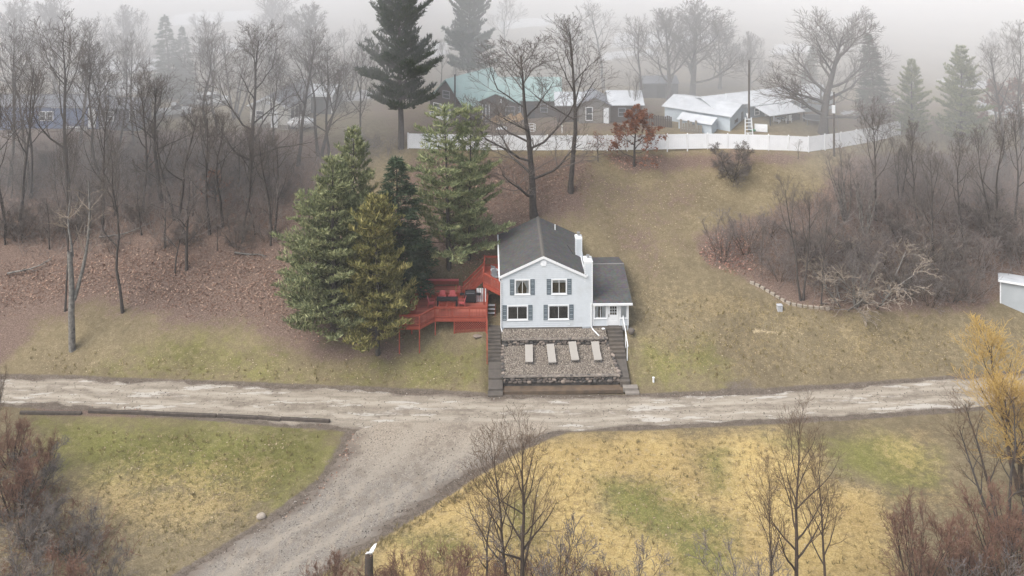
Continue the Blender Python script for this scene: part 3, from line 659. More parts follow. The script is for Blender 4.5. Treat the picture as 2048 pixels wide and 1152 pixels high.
def lump(seed, n=2):
    g = random.Random(seed); bm = bmesh.new(); bmesh.ops.create_icosphere(bm, subdivisions=n, radius=1)
    ph = [g.uniform(0, 6) for _ in range(6)]
    for v in bm.verts:
        k = 1+.18*math.sin(3*v.co.x+ph[0])*math.sin(2.6*v.co.y+ph[1])+.13*math.sin(4*v.co.z+ph[2]+2*v.co.x)
        v.co = Vector((max(-.86, min(.86, v.co.x*k)), max(-.8, min(.8, v.co.y*k)), max(-.8, min(.8, v.co.z*k))))
    me = bpy.data.meshes.new('stone'); bm.to_mesh(me); bm.free(); me.materials.append(M['stone'])
    for p in me.polygons: p.use_smooth = True
    return me
LUMPS = [lump(i, 2) for i in range(7)]
def stone_wall(label, a, b, y, zt0, zt1, h, seed, group=None):
    w = at_house(thing('stone_retaining_wall', label, 'stone wall', group=group)); g = random.Random(seed)
    MB().prism([(a, y+.1, zt0-h-.5), (b, y+.1, zt1-h-.5), (b, y+.45, zt1-h-.5), (a, y+.45, zt0-h-.5)], [(a, y+.1, zt0-.03), (b, y+.1, zt1-.03), (b, y+.45, zt1-.02), (a, y+.45, zt0-.02)]).build('mortar', surf('dark_mortar', (.085, .078, .07), (.045, .042, .04), 5, .95, .4), w)
    MB().prism([(a, y-.06, zt0-.04), (b, y-.06, zt1-.04), (b, y+.3, zt1-.03), (a, y+.3, zt0-.03)], [(a, y-.04, zt0+.035), (b, y-.04, zt1+.035), (b, y+.28, zt1+.03), (a, y+.28, zt0+.03)]).build('coping', surf('coping_stone', (.30, .26, .22), (.12, .105, .09), 3, .9, .4), w)
    for row, (f, sz) in enumerate(((.22, .24), (.58, .2), (.93, .17))):
        x = a+g.uniform(0, .2)
        while x < b-.1:
            s = sz*g.uniform(.6, 1.35); t = (x-a)/(b-a); zt = zt0+(zt1-zt0)*t
            link_mesh('stone', g.choice(LUMPS), w, (min(x+s*.8, b-.1), y+.1+g.uniform(-.06, .06), zt-h*(1-f)+g.uniform(-.05, .05)), (g.uniform(-.3, .3), g.uniform(-.3, .3), g.uniform(0, 6.3)) if g.random() < .3 else (0, g.uniform(-.3, .3), g.uniform(-.3, .3)), (s, s*.7, s*g.uniform(.45, .75)))
            x += s*1.65
    return w
stone_wall('dark fieldstone wall at the foot of the lower gravel terrace, beside the walkway', -4.15, 6.12, -4.78, -1.97, -1.97, .64, 3)
stone_wall('low dark fieldstone wall between the two gravel terraces, behind the loungers', -4.2, 5.5, -1.32, -.40, -.40, .54, 8)
w = at_house(thing('stone_edging', 'rough line of pinkish stones edging the terrace beside the right-hand steps', 'stone edging')); g = random.Random(5)
for i in range(13):
    t = i/12; link_mesh('stone', g.choice(LUMPS), w, (5.5+.62*t+g.uniform(-.05, .05), -1.25-3.4*t, -.88-1.04*t+g.uniform(0, .05)), (0, 0, g.uniform(0, 6)), (g.uniform(.14, .24), g.uniform(.14, .26), g.uniform(.12, .2)))
w = at_house(thing('stone_edging', 'thin line of pale stones edging the terrace beside the left-hand steps', 'stone edging'))
for i in range(11):
    t = i/10; link_mesh('stone', g.choice(LUMPS), w, (-4.16+g.uniform(-.04, .04), -1.3-3.35*t, -.94-1.04*t), (0, 0, g.uniform(0, 6)), (g.uniform(.1, .2), g.uniform(.15, .24), g.uniform(.1, .18)))
# left flight, right flight, slabs
def flight(label, x0, x1, n, y0, z0, y1, z1, parts):
    s = at_house(thing('concrete_stairs', label, 'stairs', group='concrete garden stairs')); dy, dz = (y1-y0)/n, (z1-z0)/n
    for i in range(n):
        MB().box(x0, x1, y0+dy*(i+1), y0+dy*i+.04, z0+dz*i-.5, z0+dz*i).build('step', M['concrete'], s, .012)
    for (a0, a1, ya, za, yb, zb) in parts:
        MB().prism([(a0, yb, zb-.5), (a1, yb, zb-.5), (a1, ya, za-.5), (a0, ya, za-.5)], [(a0, yb, zb), (a1, yb, zb), (a1, ya, za), (a0, ya, za)]).build('slab', M['concrete'], s, .012)
    return s
st_l = flight('dark concrete steps and slabs running down the left side of the gravel terraces', -5.45, -4.28, 9, .0, -.02, -2.8, -1.58,
    [(-5.4, -4.22, 7.6, .02, .05, -.01), (-5.42, -4.22, -2.82, -1.62, -3.6, -1.85), (-5.43, -4.2, -3.62, -1.87, -4.55, -2.15), (-5.44, -4.19, -4.57, -2.3, -5.5, -2.6), (-5.5, -4.19, -5.52, -2.74, -6.15, -2.82)])
st_r = flight('concrete steps climbing to the white porch door on the right', 5.58, 6.96, 8, -.05, .1, -2.8, -1.45,
    [(6.02, 6.95, -2.82, -1.5, -4.75, -2.15), (6.15, 7.0, -4.77, -2.25, -5.1, -2.33)])
s = at_house(thing('entry_steps', 'two pale concrete slab steps at the road end of the right-hand walk', 'steps'))
MB().box(6.32, 7.6, -5.72, -5.15, -2.95, -2.58).build('step', M['concrete_pale'], s, .015); MB().box(6.45, 7.65, -6.2, -5.74, -3.1, -2.78).build('step', M['concrete_pale'], s, .015)
tag(at_house(MB().box(-4.17, 6.3, -5.6, -4.7, -3.1, -2.8).build('walkway', surf('muddy_concrete', (.17, .12, .08), (.085, .066, .05), 1.3, .75, .2), None, .01)), kind='structure')
def stair_ground(x, y): return float(ground_z(x, y))
# white handrail at the right flight, red handrail at the left one
h = at_house(thing('white_handrail', 'white metal handrail on the right of the porch steps', 'handrail'))
mb = MB().bar((7.05, -.05, 1.06), (7.1, -1.7, .18), .07, .1).bar((7.1, -1.7, .18), (7.13, -2.75, -.45), .07, .1); mb.build('rail', M['trim'], h)
for y, zt in ((-.05, 1.08), (-1.7, .2), (-2.75, -.42)): MB().bar((7.07, y, zt-1.05-.25), (7.07, y, zt), .08).build('post', M['trim'], h)
h = at_house(thing('red_handrail', 'thin red wooden handrail along the left-hand concrete steps', 'handrail'))
MB().bar((-5.55, .2, 1.0), (-5.55, -2.85, -.66), .07, .06).build('rail', M['red'], h)
for y, zt in ((.2, 1.02), (-1.3, .2), (-2.8, -.62)): MB().bar((-5.55, y, zt-1.2), (-5.55, y, zt), .08).build('post', M['red'], h)
# boulder and lamp beside the porch
o = link_mesh('boulder', LUMPS[2], None, HM @ Vector((7.75, -.55, -.1)), (0, 0, 1), (.42, .36, .3)); tag(o, 'brown boulder beside the porch corner, right of the white handrail', 'boulder')
l = thing('path_light', 'small pale round path light in the gravel by the porch steps', 'path light', HM @ Vector((5.2, -.28, -.13)))
MB().tube([(0, 0, -.1), (0, 0, .12)], .03, 6).build('stake', M['dark'], l); MB().tube([(0, 0, .12), (0, 0, .16), (0, 0, .2)], [.15, .16, .05], 12).build('lamp_cap', M['trim'], l)
# loungers
def lounger(label, x, y, rz, tilt):
    p = HM @ Vector((x, y, 0)); sl = math.atan2(1.05, 3.29); z = -.95-(-1.26-y)*1.05/3.29
    t = thing('sun_lounger', label, 'sun lounger', (p.x, p.y, z+.12), math.radians(1.5)+rz, 'sun loungers on the lower gravel terrace'); t.rotation_euler.x = sl; t.scale = (1, .92, 1)
    W2, L0, L1, H = .31, -1.05, .12, .28
    def slats(mb, f, n):
        for i in range(n): f(mb, i/n, (i+.82)/n)
    mb = MB()
    for i in range(15):
        a, b = L0+(L1-L0)*i/15, L0+(L1-L0)*(i+.85)/15; mb.box(-W2+.03, W2-.03, a, b, H, H+.02)
    mb.build('seat', M['sling'], t)
    e = Vector((0, math.cos(tilt), math.sin(tilt))); n_ = Vector((0, -math.sin(tilt), math.cos(tilt))); LB = .92; mb = MB()
    def q(u, d, sx): return (sx*(W2-.03), L1+e.y*u+n_.y*d, H+e.z*u+n_.z*d)
    for i in range(11):
        a, b = LB*i/11, LB*(i+.85)/11; mb.prism([q(a, 0, -1), q(a, 0, 1), q(b, 0, 1), q(b, 0, -1)], [q(a, .02, -1), q(a, .02, 1), q(b, .02, 1), q(b, .02, -1)])
    mb.build('backrest', M['sling'], t)
    mb = MB()
    for s in (-1, 1): mb.box(s*W2-.03, s*W2+.03, L0, L1, H-.05, H+.025); mb.bar((s*W2, L1, H), (s*W2, L1+e.y*LB, H+e.z*LB), .06, .06)
    mb.box(-W2, W2, L0-.03, L0+.03, H-.05, H+.02); mb.build('frame', M['sling'], t)
    for s in (-1, 1):
        for yy in (L0+.12, L1+.25): MB().box(s*W2-.025, s*W2+.025, yy-.025, yy+.025, -.12, H-.05).build('leg', M['grey'], t)
lounger('taupe sun lounger lying flat, nearest the left-hand concrete steps', -1.78, -2.55, math.radians(-1.5), .03)
lounger('second taupe sun lounger from the left, backrest slightly raised and foot turned right', .22, -2.65, math.radians(3), .2)
lounger('third taupe sun lounger from the left, the most slanted one with raised backrest', 2.25, -2.42, math.radians(4.5), .22)
lounger('fourth taupe sun lounger, nearest the right-hand steps, backrest raised', 4.3, -2.45, math.radians(3.5), .22)

# ------------------------------------------------------------------ red deck (world frame)
FZ, RZ = .95, 1.95
deck = thing('red_deck', 'red-stained wooden deck with railings, lattice skirt and a raised step, left of the house', 'deck', (0, 0, 0))
FP = [(-10.3, 90.35), (-8.4, 90.35), (-7.15, 91.9), (-2.3, 91.9), (-2.3, 98.0), (-10.3, 98.0)]
mb = MB(); y = 90.4                                    # boards run left to right, 14 cm wide with gaps
while y < 97.9:
    y1 = y+.135
    def xl_(yy): return -10.3
    def xr_(yy): return -2.3 if yy > 91.9 else (-8.4+(yy-90.35)*1.25/1.55)
    x1a, x1b = xr_(y), xr_(y1); mb.prism([(-10.3, y, FZ-.04), (x1a, y, FZ-.04), (x1b, y1, FZ-.04), (-10.3, y1, FZ-.04)], [(-10.3, y, FZ), (x1a, y, FZ), (x1b, y1, FZ), (-10.3, y1, FZ)]); y += .15
tag(mb.build('deck_boards', M['boards'], deck), kind='stuff')
mb = MB()
for i in range(len(FP)):
    a, b = FP[i], FP[(i+1) % len(FP)]; mb.bar((*a, FZ-.15), (*b, FZ-.15), .05, .3)
mb.build('fascia', M['red'], deck)
def railing(par, pts, z, h=1.0, bal=.13, gap=.05):
    """posts, rails and balusters along a line of points (each with its own floor height)"""
    br, bb = MB(), MB()
    for i in range(len(pts)-1):
        a, b = Vector(pts[i]), Vector(pts[i+1]); n = max(1, round((b-a).length/1.6))
        br.bar(a+Vector((0, 0, h)), b+Vector((0, 0, h)), .13, .045).bar(a+Vector((0, 0, h-.1)), b+Vector((0, 0, h-.1)), .045, .09).bar(a+Vector((0, 0, .12)), b+Vector((0, 0, .12)), .045, .09)
        m = int((b-a).length/bal)
        for k in range(1, m):
            p = a.lerp(b, k/m); bb.bar(p+Vector((0, 0, .16)), p+Vector((0, 0, h-.14)), .034, .034)
        for k in range(n+(i == len(pts)-2)):
            p = a.lerp(b, k/n); MB().bar(p+Vector((0, 0, -.25)), p+Vector((0, 0, h+.08)), .1).build('post', M['red'], par)
    br.build('handrail', M['red'], par); tag(bb.build('balusters', M['boards'], par), kind='stuff')
r3 = lambda pts, z: [(x, y, z) for x, y in pts]
railing(deck, r3([(-10.25, 96.2), (-10.25, 90.4), (-8.42, 90.4), (-7.13, 91.95), (-2.35, 91.95), (-2.35, 95.6)], FZ), FZ)
for x, y in ((-10.25, 90.4), (-8.42, 90.4), (-7.1, 91.95), (-5.35, 91.95), (-2.4, 91.95), (-10.25, 93.5), (-9.3, 92.2)):
    MB().bar((x, y, float(ground_z(x, y))-.3), (x, y, FZ-.3), .1).build('support_post', M['red'], deck)
mb = MB(); x0, x1, yl = -5.3, -2.4, 91.96               # lattice skirt
z1 = FZ-.3; hgt = 1.15
for k in range(-8, 22):
    for s in (-1, 1):
        xa = x0+k*.21; xb = xa+s*hgt; za, zb = z1-hgt, z1
        pa, pb = Vector((xa, yl+.02*s, za)), Vector((xb, yl+.02*s, zb))
        ta = (x0-pa.x)/(pb.x-pa.x); tb = (x1-pa.x)/(pb.x-pa.x); lo, hi = max(0, min(ta, tb)), min(1, max(ta, tb))
        if hi-lo > .03: mb.bar(pa.lerp(pb, lo), pa.lerp(pb, hi), .045, .012, up=(0, 1, 0))
tag(mb.build('lattice', M['red'], deck), kind='stuff')
MB().box(x0, x1, yl+.3, yl+.34, -.4, z1).build('skirt_shade_backing', M['dark'], deck)  # near-black sheet; shade under the deck put into its colour
pl = MB()
y = 96.4
while y < 97.9: pl.box(-10.2, -4.95, y, y+.135, FZ+.36, FZ+.4); y += .15
tag(pl.build('step_boards', M['boards'], deck), kind='stuff')
MB().box(-10.2, -4.95, 96.38, 96.43, FZ, FZ+.355).box(-5.0, -4.95, 96.43, 97.95, FZ, FZ+.355).build('step_riser', M['red'], deck)
for x in (-5.45, -5.12): MB().box(x-.1, x, 96.45, 97.9, FZ+.405, FZ+.42).build('pale_board', M['wood_raw'] if x < -5.3 else M['red_chair'], deck)
# low bench on the left and plank bench at the back
MB().box(-9.9, -5.25, 97.85, 98.2, 1.82, 1.9).build('bench_plank', M['red_chair'], deck)
MB().box(-9.9, -5.25, 98.15, 98.2, 1.35, 1.82).build('bench_back', M['red'], deck)
for x in (-9.8, -7.6, -5.35): MB().box(x-.05, x+.05, 98.0, 98.12, .9, 1.82).build('bench_leg', M['red'], deck)
MB().box(-10.2, -9.0, 92.6, 96.0, FZ, FZ+.4).build('bench', M['red'], deck)
# stair to the upper deck
UZ = 3.0; nst = 10; sx0, sx1, sy0, sy1 = -4.75, -2.75, 95.9, 96.95
mb = MB()
for i in range(nst):
    t0 = i/nst; MB().box(sx0+(sx1-sx0)*t0, sx0+(sx1-sx0)*(t0+1/nst)+.04, sy0+.05, sy1-.05, FZ+(UZ-FZ)*(i+1)/nst-.045, FZ+(UZ-FZ)*(i+1)/nst).build('tread', M['red'], deck)
for y in (sy0, sy1): mb.bar((sx0, y, FZ-.0), (sx1, y, UZ-.15), .05, .28)
mb.build('stringer', M['red'], deck)
railing(deck, [(sx0, sy0, FZ+.1), (sx1, sy0, UZ)], 0); railing(deck, [(sx0, sy1, FZ+.1), (sx1, sy1, UZ)], 0)
# upper deck against the house wall
UP_ = [(-2.75, 94.6), (-1.12, 92.75), (-1.16, 98.6), (-2.75, 98.6)]
mb = MB().prism([(x, y, UZ-.05) for x, y in UP_], [(x, y, UZ) for x, y in UP_]); mb.build('upper_floor', M['red'], deck)
mb = MB()
for a, b in ((0, 1), (2, 3), (3, 0)): mb.bar((*UP_[a], UZ-.19), (*UP_[b], UZ-.19), .05, .28)
mb.build('upper_fascia', M['red'], deck)
railing(deck, r3([(-2.72, 95.85), (-2.72, 94.62), (-1.15, 92.83)], UZ), UZ, bal=.11); railing(deck, r3([(-2.72, 97.0), (-2.72, 98.55), (-1.2, 98.55)], UZ), UZ)
for x, y in ((-2.65, 94.7), (-2.65, 98.4), (-1.25, 98.4)): MB().bar((x, y, -.2), (x, y, UZ-.3), .14).build('support_post', M['red'], deck)
MB().box(-2.95, -1.2, 98.6, 98.75, -.3, 2.6).build('underdeck_shade', M['dark'], deck)  # dark sheet ending the passage; shade below the upper deck as colour

# things on the decks
def chair(label, x, y, z, rz, mat, group, s=1.0):
    c = thing('deck_chair', label, 'chair', (x, y, z), rz, group); c.scale = (s, s, s)
    mb = MB()
    for i in range(5): mb.prism([(-.26+i*.105, -.26, .38), (-.165+i*.105, -.26, .38), (-.165+i*.105, .24, .34), (-.26+i*.105, .24, .34)], [(-.26+i*.105, -.26, .405), (-.165+i*.105, -.26, .405), (-.165+i*.105, .24, .365), (-.26+i*.105, .24, .365)])
    mb.build('seat', mat, c)
    mb = MB()
    for i in range(5): mb.prism([(-.26+i*.105, .22, .36), (-.165+i*.105, .22, .36), (-.165+i*.105, .245, .36), (-.26+i*.105, .245, .36)], [(-.27+i*.11, .40, .98), (-.17+i*.11, .40, .98), (-.17+i*.11, .425, .98), (-.27+i*.11, .425, .98)])
    mb.bar((-.27, .30, .6), (.27, .30, .6), .03, .06); mb.build('backrest', mat, c)
    for sx in (-1, 1):
        MB().box(sx*.33-.05, sx*.33+.05, -.3, .33, .58, .605).build('armrest', mat, c)
        MB().bar((sx*.29, -.24, 0), (sx*.31, -.24, .58), .05).build('leg', mat, c); MB().bar((sx*.29, .36, 0), (sx*.31, .26, .58), .05).build('leg', mat, c)
G = 'pink-red chairs round the patio table'
chair('pink-red deck chair behind the black patio table, on its left half', -6.68, 95.15, FZ, 0, M['red_chair'], G)
chair('pink-red deck chair behind the black patio table, on its right half', -5.72, 95.15, FZ, 0, M['red_chair'], G)
chair('dark red chair in front of the black patio table, left of the pair there', -6.5, 93.4, FZ, math.pi, M['red'], G)
chair('dark red chair in front of the black patio table, right of the pair there', -5.75, 93.4, FZ, math.pi, M['red'], G)
chair('pink-red deck chair at the left end of the patio table', -7.62, 94.2, FZ, math.pi/2, M['red_chair'], G)
chair('pink-red deck chair at the right end of the patio table', -4.78, 94.2, FZ, -math.pi/2, M['red_chair'], G)
t = thing('patio_table', 'long black patio table with six red chairs around it on the red deck', 'table', (-6.15, 94.3, FZ))
MB().box(-1.0, 1.0, -.42, .42, .72, .76).build('tabletop', M['black'], t, .01); MB().box(-.92, .92, -.36, .36, .66, .715).build('apron', M['black'], t)
for sx in (-1, 1):
    for sy in (-1, 1): MB().box(sx*.9-.05, sx*.9+.05, sy*.33-.05, sy*.33+.05, 0, .66).build('leg', M['black'], t)
g_ = thing('barbecue', 'dark covered barbecue below the red stairs, right of the patio table', 'barbecue', (-4.0, 95.2, FZ))
MB().box(-.55, .55, -.3, .3, .1, .8).build('cabinet', M['black'], g_, .02)
MB().prism([(-.5, -.28, .81), (.5, -.28, .81), (.5, .28, .81), (-.5, .28, .81)], [(-.48, -.1, 1.12), (.48, -.1, 1.12), (.48, .22, 1.12), (-.48, .22, 1.12)]).build('hood', M['black'], g_, .03)
MB().bar((-.4, -.26, .95), (.4, -.26, .95), .03).build('handle', M['grey'], g_)
for sx in (-.8, .8): MB().box(sx-.2, sx+.2, -.26, .26, .76, .79).build('side_shelf', M['black'], g_)
for sx in (-.45, .45): MB().tube([(sx-.03, -.2, .1), (sx+.03, -.2, .1)], .1, 10).build('wheel', M['dark'], g_)
p = thing('slatted_panel', 'white slatted panel leaning under the red stairs by the barbecue', 'slatted panel', (-2.95, 95.3, FZ))
for i in range(6): MB().bar((-.4+i*.16, 0, .0), (-.4+i*.16, .35, 1.15), .1, .03).build('slat', M['white'], p)
MB().bar((-.45, .1, .3), (.45, .1, .3), .05, .03).build('batten', M['grey'], p); MB().bar((-.45, .3, .95), (.45, .3, .95), .05, .03).build('batten', M['grey'], p)
w = thing('wood_steps', 'worn pale wooden steps between the deck and the house wall', 'steps', (-1.95, 94.3, 0))
for i in range(4): MB().box(-.32, .32, -.7+i*.3, -.42+i*.3, .18+i*.24, .23+i*.24).build('tread', M['box'], w)
for sx in (-.34, .34): MB().bar((sx, -.7, .05), (sx, .45, 1.0), .04, .2).build('stringer', M['red'], w)
chair('grey patio chair on the upper deck, nearest the house eave', -1.55, 95.2, UZ, .5, M['grey'], 'grey chairs on the upper deck')
chair('grey patio chair on the upper deck, behind the other one', -1.6, 96.6, UZ, 2.4, M['grey'], 'grey chairs on the upper deck')
t = thing('bistro_table', 'small round grey table on the upper deck between two grey chairs', 'table', (-1.7, 95.95, UZ))
MB().tube([(0, 0, .7), (0, 0, .74)], .38, 16).build('tabletop', M['box'], t); MB().tube([(0, 0, 0), (0, 0, .7)], .04, 8).build('stem', M['grey'], t); MB().tube([(0, 0, 0), (0, 0, .04)], .25, 12).build('base', M['grey'], t)

# ------------------------------------------------------------------ lawn furniture and edges
p = ground_point(1307, 764)
t = thing('standpipe_cap', 'small white capped pipe standing in the lawn right of the steps', 'pipe', p)
MB().tube([(0, 0, -.2), (0, 0, .36)], .085, 12).build('pipe', M['trim'], t); MB().tube([(0, 0, .36), (0, 0, .42), (0, 0, .45)], [.11, .11, .05], 12).build('cap', M['trim'], t)
p = ground_point(1559, 620); t = thing('utility_box', 'light grey utility box in bare soil below the curved stone border', 'utility box', p, .1)
MB().box(-.23, .23, -.2, .2, -.1, .46).build('cabinet', M['box'], t, .015); MB().box(-.26, .26, -.23, .23, .46, .52).build('lid', M['box'], t, .015); MB().box(-.03, .03, -.22, -.2, .25, .33).build('latch', M['grey'], t)
t = thing('stone_border', 'curved border of pale blocks edging the thicket on the right lawn', 'stone border')
line = [ground_point(*q) for q in ((1504, 567), (1520, 574), (1540, 586), (1560, 598), (1578, 608), (1600, 613), (1625, 616), (1655, 618))]
blk = MB().box(-.21, .21, -.12, .12, -.15, .16).mesh('stone', surf('pale_block', (.40, .35, .29), (.28, .245, .20), 6, .9, .2)); cum = [0]
for a, b in zip(line, line[1:]): cum.append(cum[-1]+(b-a).length)
n = int(cum[-1]/.47)
for k in range(n):
    s_ = cum[-1]*k/(n-1); i = max(j for j in range(len(cum)-1) if cum[j] <= s_+1e-6); f = (s_-cum[i])/(cum[i+1]-cum[i]); q = line[i].lerp(line[i+1], f); dd = line[i+1]-line[i]
    link_mesh('stone', blk, t, (q.x, q.y, float(ground_z(q.x, q.y))+.04), (R.uniform(-.06, .06), R.uniform(-.06, .06), math.atan2(dd.y, dd.x)+R.uniform(-.12, .12)), (R.uniform(.85, 1.05),)*3)
# landscape timbers along the road
TL = [((40, 828), (163, 829), 'leftmost weathered timber by the road, its end lost in the red brush'), ((177, 825), (310, 829), 'second weathered timber from the left beside the road'),
      ((308, 829.5), (433, 834), 'third weathered timber from the left, middle of the row by the road'), ((435, 834), (516, 838), 'fourth weathered timber from the left in the roadside row'),
      ((515, 837), (561, 842), 'short grey timber, shortest in the roadside row'), ((561, 840), (660, 845), 'rightmost weathered timber, its end at the lane junction')]
for a, b, lab in TL:
    a, b = ground_point(*a), ground_point(*b); m_ = (a+b)/2; dd = b-a
    t = MB().bar((-dd.length/2, 0, .12), (dd.length/2, 0, .12), .26, .26, up=(0, 0, 1)).build('timber', M['timber'], None, .04)
    t.location = m_; t.rotation_euler = (R.uniform(-.06, .06), -math.atan2(dd.z, dd.xy.length), math.atan2(dd.y, dd.x)); tag(t, lab, 'timber', 'timbers along the road')
o = link_mesh('boulder', LUMPS[4], None, ground_point(522, 1036)+Vector((0, 0, .12)), (0, 0, .4), (.38, .3, .24)); o.data = o.data.copy(); o.data.materials.clear(); o.data.materials.append(surf('pale_rock', (.42, .36, .30), (.3, .26, .21), 5, .9, .3)); tag(o, 'pale boulder on the grass at the edge of the gravel lane', 'boulder')
o = link_mesh('flat_stone', LUMPS[1], None, ground_point(955, 672)+Vector((0, 0, .02)), (0, .1, .4), (.5, .4, .09)); tag(o, 'flat grey stone in the grass below the deck lattice', 'stone')
for q in ((1880, 871), (1693, 893), (1706, 852)): pass
# wooden piling with a gull
b = ground_point(738, 1162); t = thing('wooden_piling', 'thick dark wooden post at the bottom edge, a white gull on top', 'post', b)
hp = up_to(b, 1113)
me = MB().tube([(0, 0, -.4), (0, .01, hp*.5), (0, 0, hp)], [.29, .275, .27], 16).build('shaft', M['timber'], t); MB().tube([(0, 0, hp), (0, 0, hp+.04)], [.24, .2], 14).build('top', M['bark_brown'], t)
gl = thing('gull', 'white gull with half-raised wings perched on the dark wooden post', 'gull', b+Vector((.1, 0, hp+.04)), -.5)
def loft(rings, n=12):
    mb = MB(); base = []
    for (c, rx, rz) in rings:
        s0 = len(mb.v)
        for k in range(n): a = 2*math.pi*k/n; mb.v.append((c[0], c[1]+rx*math.cos(a), c[2]+rz*math.sin(a)))
        base.append(s0)
    for a, b_ in zip(base, base[1:]):
        for k in range(n): l = (k+1) % n; mb.f.append((a+k, a+l, b_+l, b_+k))
    mb.f.append(tuple(base[0]+k for k in range(n))); mb.f.append(tuple(base[-1]+k for k in range(n))); return mb
WG = surf('white_feathers', (.82, .82, .80), (.7, .7, .7), 9, .8)
bird = loft([((-.32, 0, .14), .02, .015), ((-.22, 0, .15), .06, .03), ((-.1, 0, .17), .085, .075), ((.03, 0, .2), .1, .1), ((.13, 0, .25), .075, .085), ((.18, 0, .32), .05, .06), ((.22, 0, .37), .055, .058), ((.265, 0, .375), .035, .04), ((.285, 0, .37), .014, .016)])
for s in (-1, 1):                                       # wings grow out of the shoulders of the same body
    w_ = [(.12, s*.06, .27), (.17, s*.28, .40), (.08, s*.56, .5), (-.06, s*.5, .43), (-.14, s*.27, .31), (-.14, s*.07, .24)]
    bird.prism([(x, y, z-.014) for x, y, z in w_], [(x, y, z+.014) for x, y, z in w_])
o = bird.build('body', WG, gl)
for p_ in o.data.polygons: p_.use_smooth = False
MB().tube([(.28, 0, .372), (.32, 0, .365), (.345, 0, .35)], [.014, .011, .004], 6).build('beak', surf('beak_yellow', (.6, .4, .08), (.5, .3, .05), 5, .5), gl)
for s in (-1, 1): MB().tube([(.02, s*.035, .12), (.02, s*.035, 0)], .008, 5).box(-.01, .07, s*.035-.03, s*.035+.03, 0, .01).build('leg', surf('bird_leg', (.5, .35, .25), (.4, .28, .2), 5, .6), gl)
for s in (-1, 1): MB().tube([(.24, s*.046, .385), (.24, s*.056, .385)], .01, 8).build('eye', M['dark'], gl)
# ------------------------------------------------------------------ white vinyl fence on the rim of the bank
fence = thing('vinyl_fence', 'long white vinyl fence on top of the bank, bending back at its right end', 'fence')
FL = [ground_point(*q) for q in ((816, 297), (1000, 301), (1200, 301.5), (1420, 297.5), (1540, 300.5), (1617, 304))]
FR = [ground_point(*q) for q in ((1617, 304), (1690, 294), (1750, 283), (1800, 270))]
post_me = MB().box(-.06, .06, -.055, .055, -.3, 1.82).prism([(-.075, -.075, 1.82), (.075, -.075, 1.82), (.075, .075, 1.82), (-.075, .075, 1.82)], [(-.02, -.02, 1.9), (.02, -.02, 1.9), (.02, .02, 1.9), (-.02, .02, 1.9)]).mesh('post', M['white'])
def fence_run(pts, gap=2.38):
    cum = [0]
    for a, b in zip(pts, pts[1:]): cum.append(cum[-1]+(b.xy-a.xy).length)
    n = round(cum[-1]/gap); q = []
    for k in range(n+1):
        s = cum[-1]*k/n; i = max(j for j in range(len(cum)-1) if cum[j] <= s+1e-6); x = pts[i].lerp(pts[i+1], (s-cum[i])/(cum[i+1]-cum[i])); q.append(x)
    for k, x in enumerate(q): link_mesh('post', post_me, fence, x, (0, 0, math.atan2(*(pts[-1]-pts[0]).yx)))
    for a, b in zip(q, q[1:]):
        u = (b-a).normalized(); mb = MB(); a2, b2 = a+u*.08, b-u*.08; up = Vector((0, 0, 1))
        mb.bar(a2+up*.12, b2+up*.12, .05, .16).bar(a2+up*1.7, b2+up*1.7, .05, .14)
        m = 9; L = (b2-a2).length                        # tongue-and-groove pickets of one moulded panel
        for j in range(m): mb.bar(a2+u*(L*j/m+.003)+up*.91, a2+u*(L*(j+1)/m-.003)+up*.91, .024, 1.44)
        mb.build('panel', M['white'], fence)
fence_run(FL); fence_run(FR)

# ------------------------------------------------------------------ houses beyond the fence
def loc_house(name, label, cat, px, py, rz, dz=0):
    p = ground_point(px, py); return thing(name, label, cat, (p.x, p.y, p.z+dz), rz)
def gable_block(par, x0, x1, y0, y1, h, rise, wall, roof, along='x', z0=-.5, ov=.3, gable=None, th=.1):
    """walls and a gable roof with its ridge along x or y"""
    mb = MB().box(x0, x1, y0, y1, z0, h); xm, ym = (x0+x1)/2, (y0+y1)/2
    if along == 'x':
        mb.prism([(x0, y0, h), (x0, y1, h), (x0, ym, h+rise)], [(x1, y0, h), (x1, y1, h), (x1, ym, h+rise)])
    else:
        mb.prism([(x0, y0, h), (x1, y0, h), (xm, y0, h+rise)], [(x0, y1, h), (x1, y1, h), (xm, y1, h+rise)])
    mb.build('wall', wall, par)
    half = ((y1-y0) if along == 'x' else (x1-x0))/2; sl = rise/half
    for s in (-1, 1):
        zo, zt = h-sl*ov+.02, h+rise+.02
        if along == 'x':
            yo = ym+s*(half+ov); q = [(x0-ov, yo, zo), (x1+ov, yo, zo), (x1+ov, ym, zt), (x0-ov, ym, zt)]
        else:
            xo = xm+s*(half+ov); q = [(xo, y0-ov, zo), (xo, y1+ov, zo), (xm, y1+ov, zt), (xm, y0-ov, zt)]
        MB().prism(q, [(a, b, c+th) for a, b, c in q]).build('roof', roof, par)
def win(par, x0, x1, z0, z1, y, frame='trim', panes=1, bars=1):
    f = thing_part('window', par)
    mb = MB().box(x0, x0+.09, y-.06, y-.005, z0, z1).box(x1-.09, x1, y-.06, y-.005, z0, z1).box(x0+.09, x1-.09, y-.059, y-.005, z0, z0+.09).box(x0+.09, x1-.09, y-.059, y-.005, z1-.09, z1)
    for k in range(bars): z = z0+(z1-z0)*(k+1)/(bars+1); mb.box(x0+.09, x1-.09, y-.058, y-.006, z-.035, z+.035)
    mb.build('window_frame', M[frame], f); MB().box(x0+.08, x1-.08, y-.03, y-.004, z0+.08, z1-.08).build('pane', M['glasspaint'], f); return f
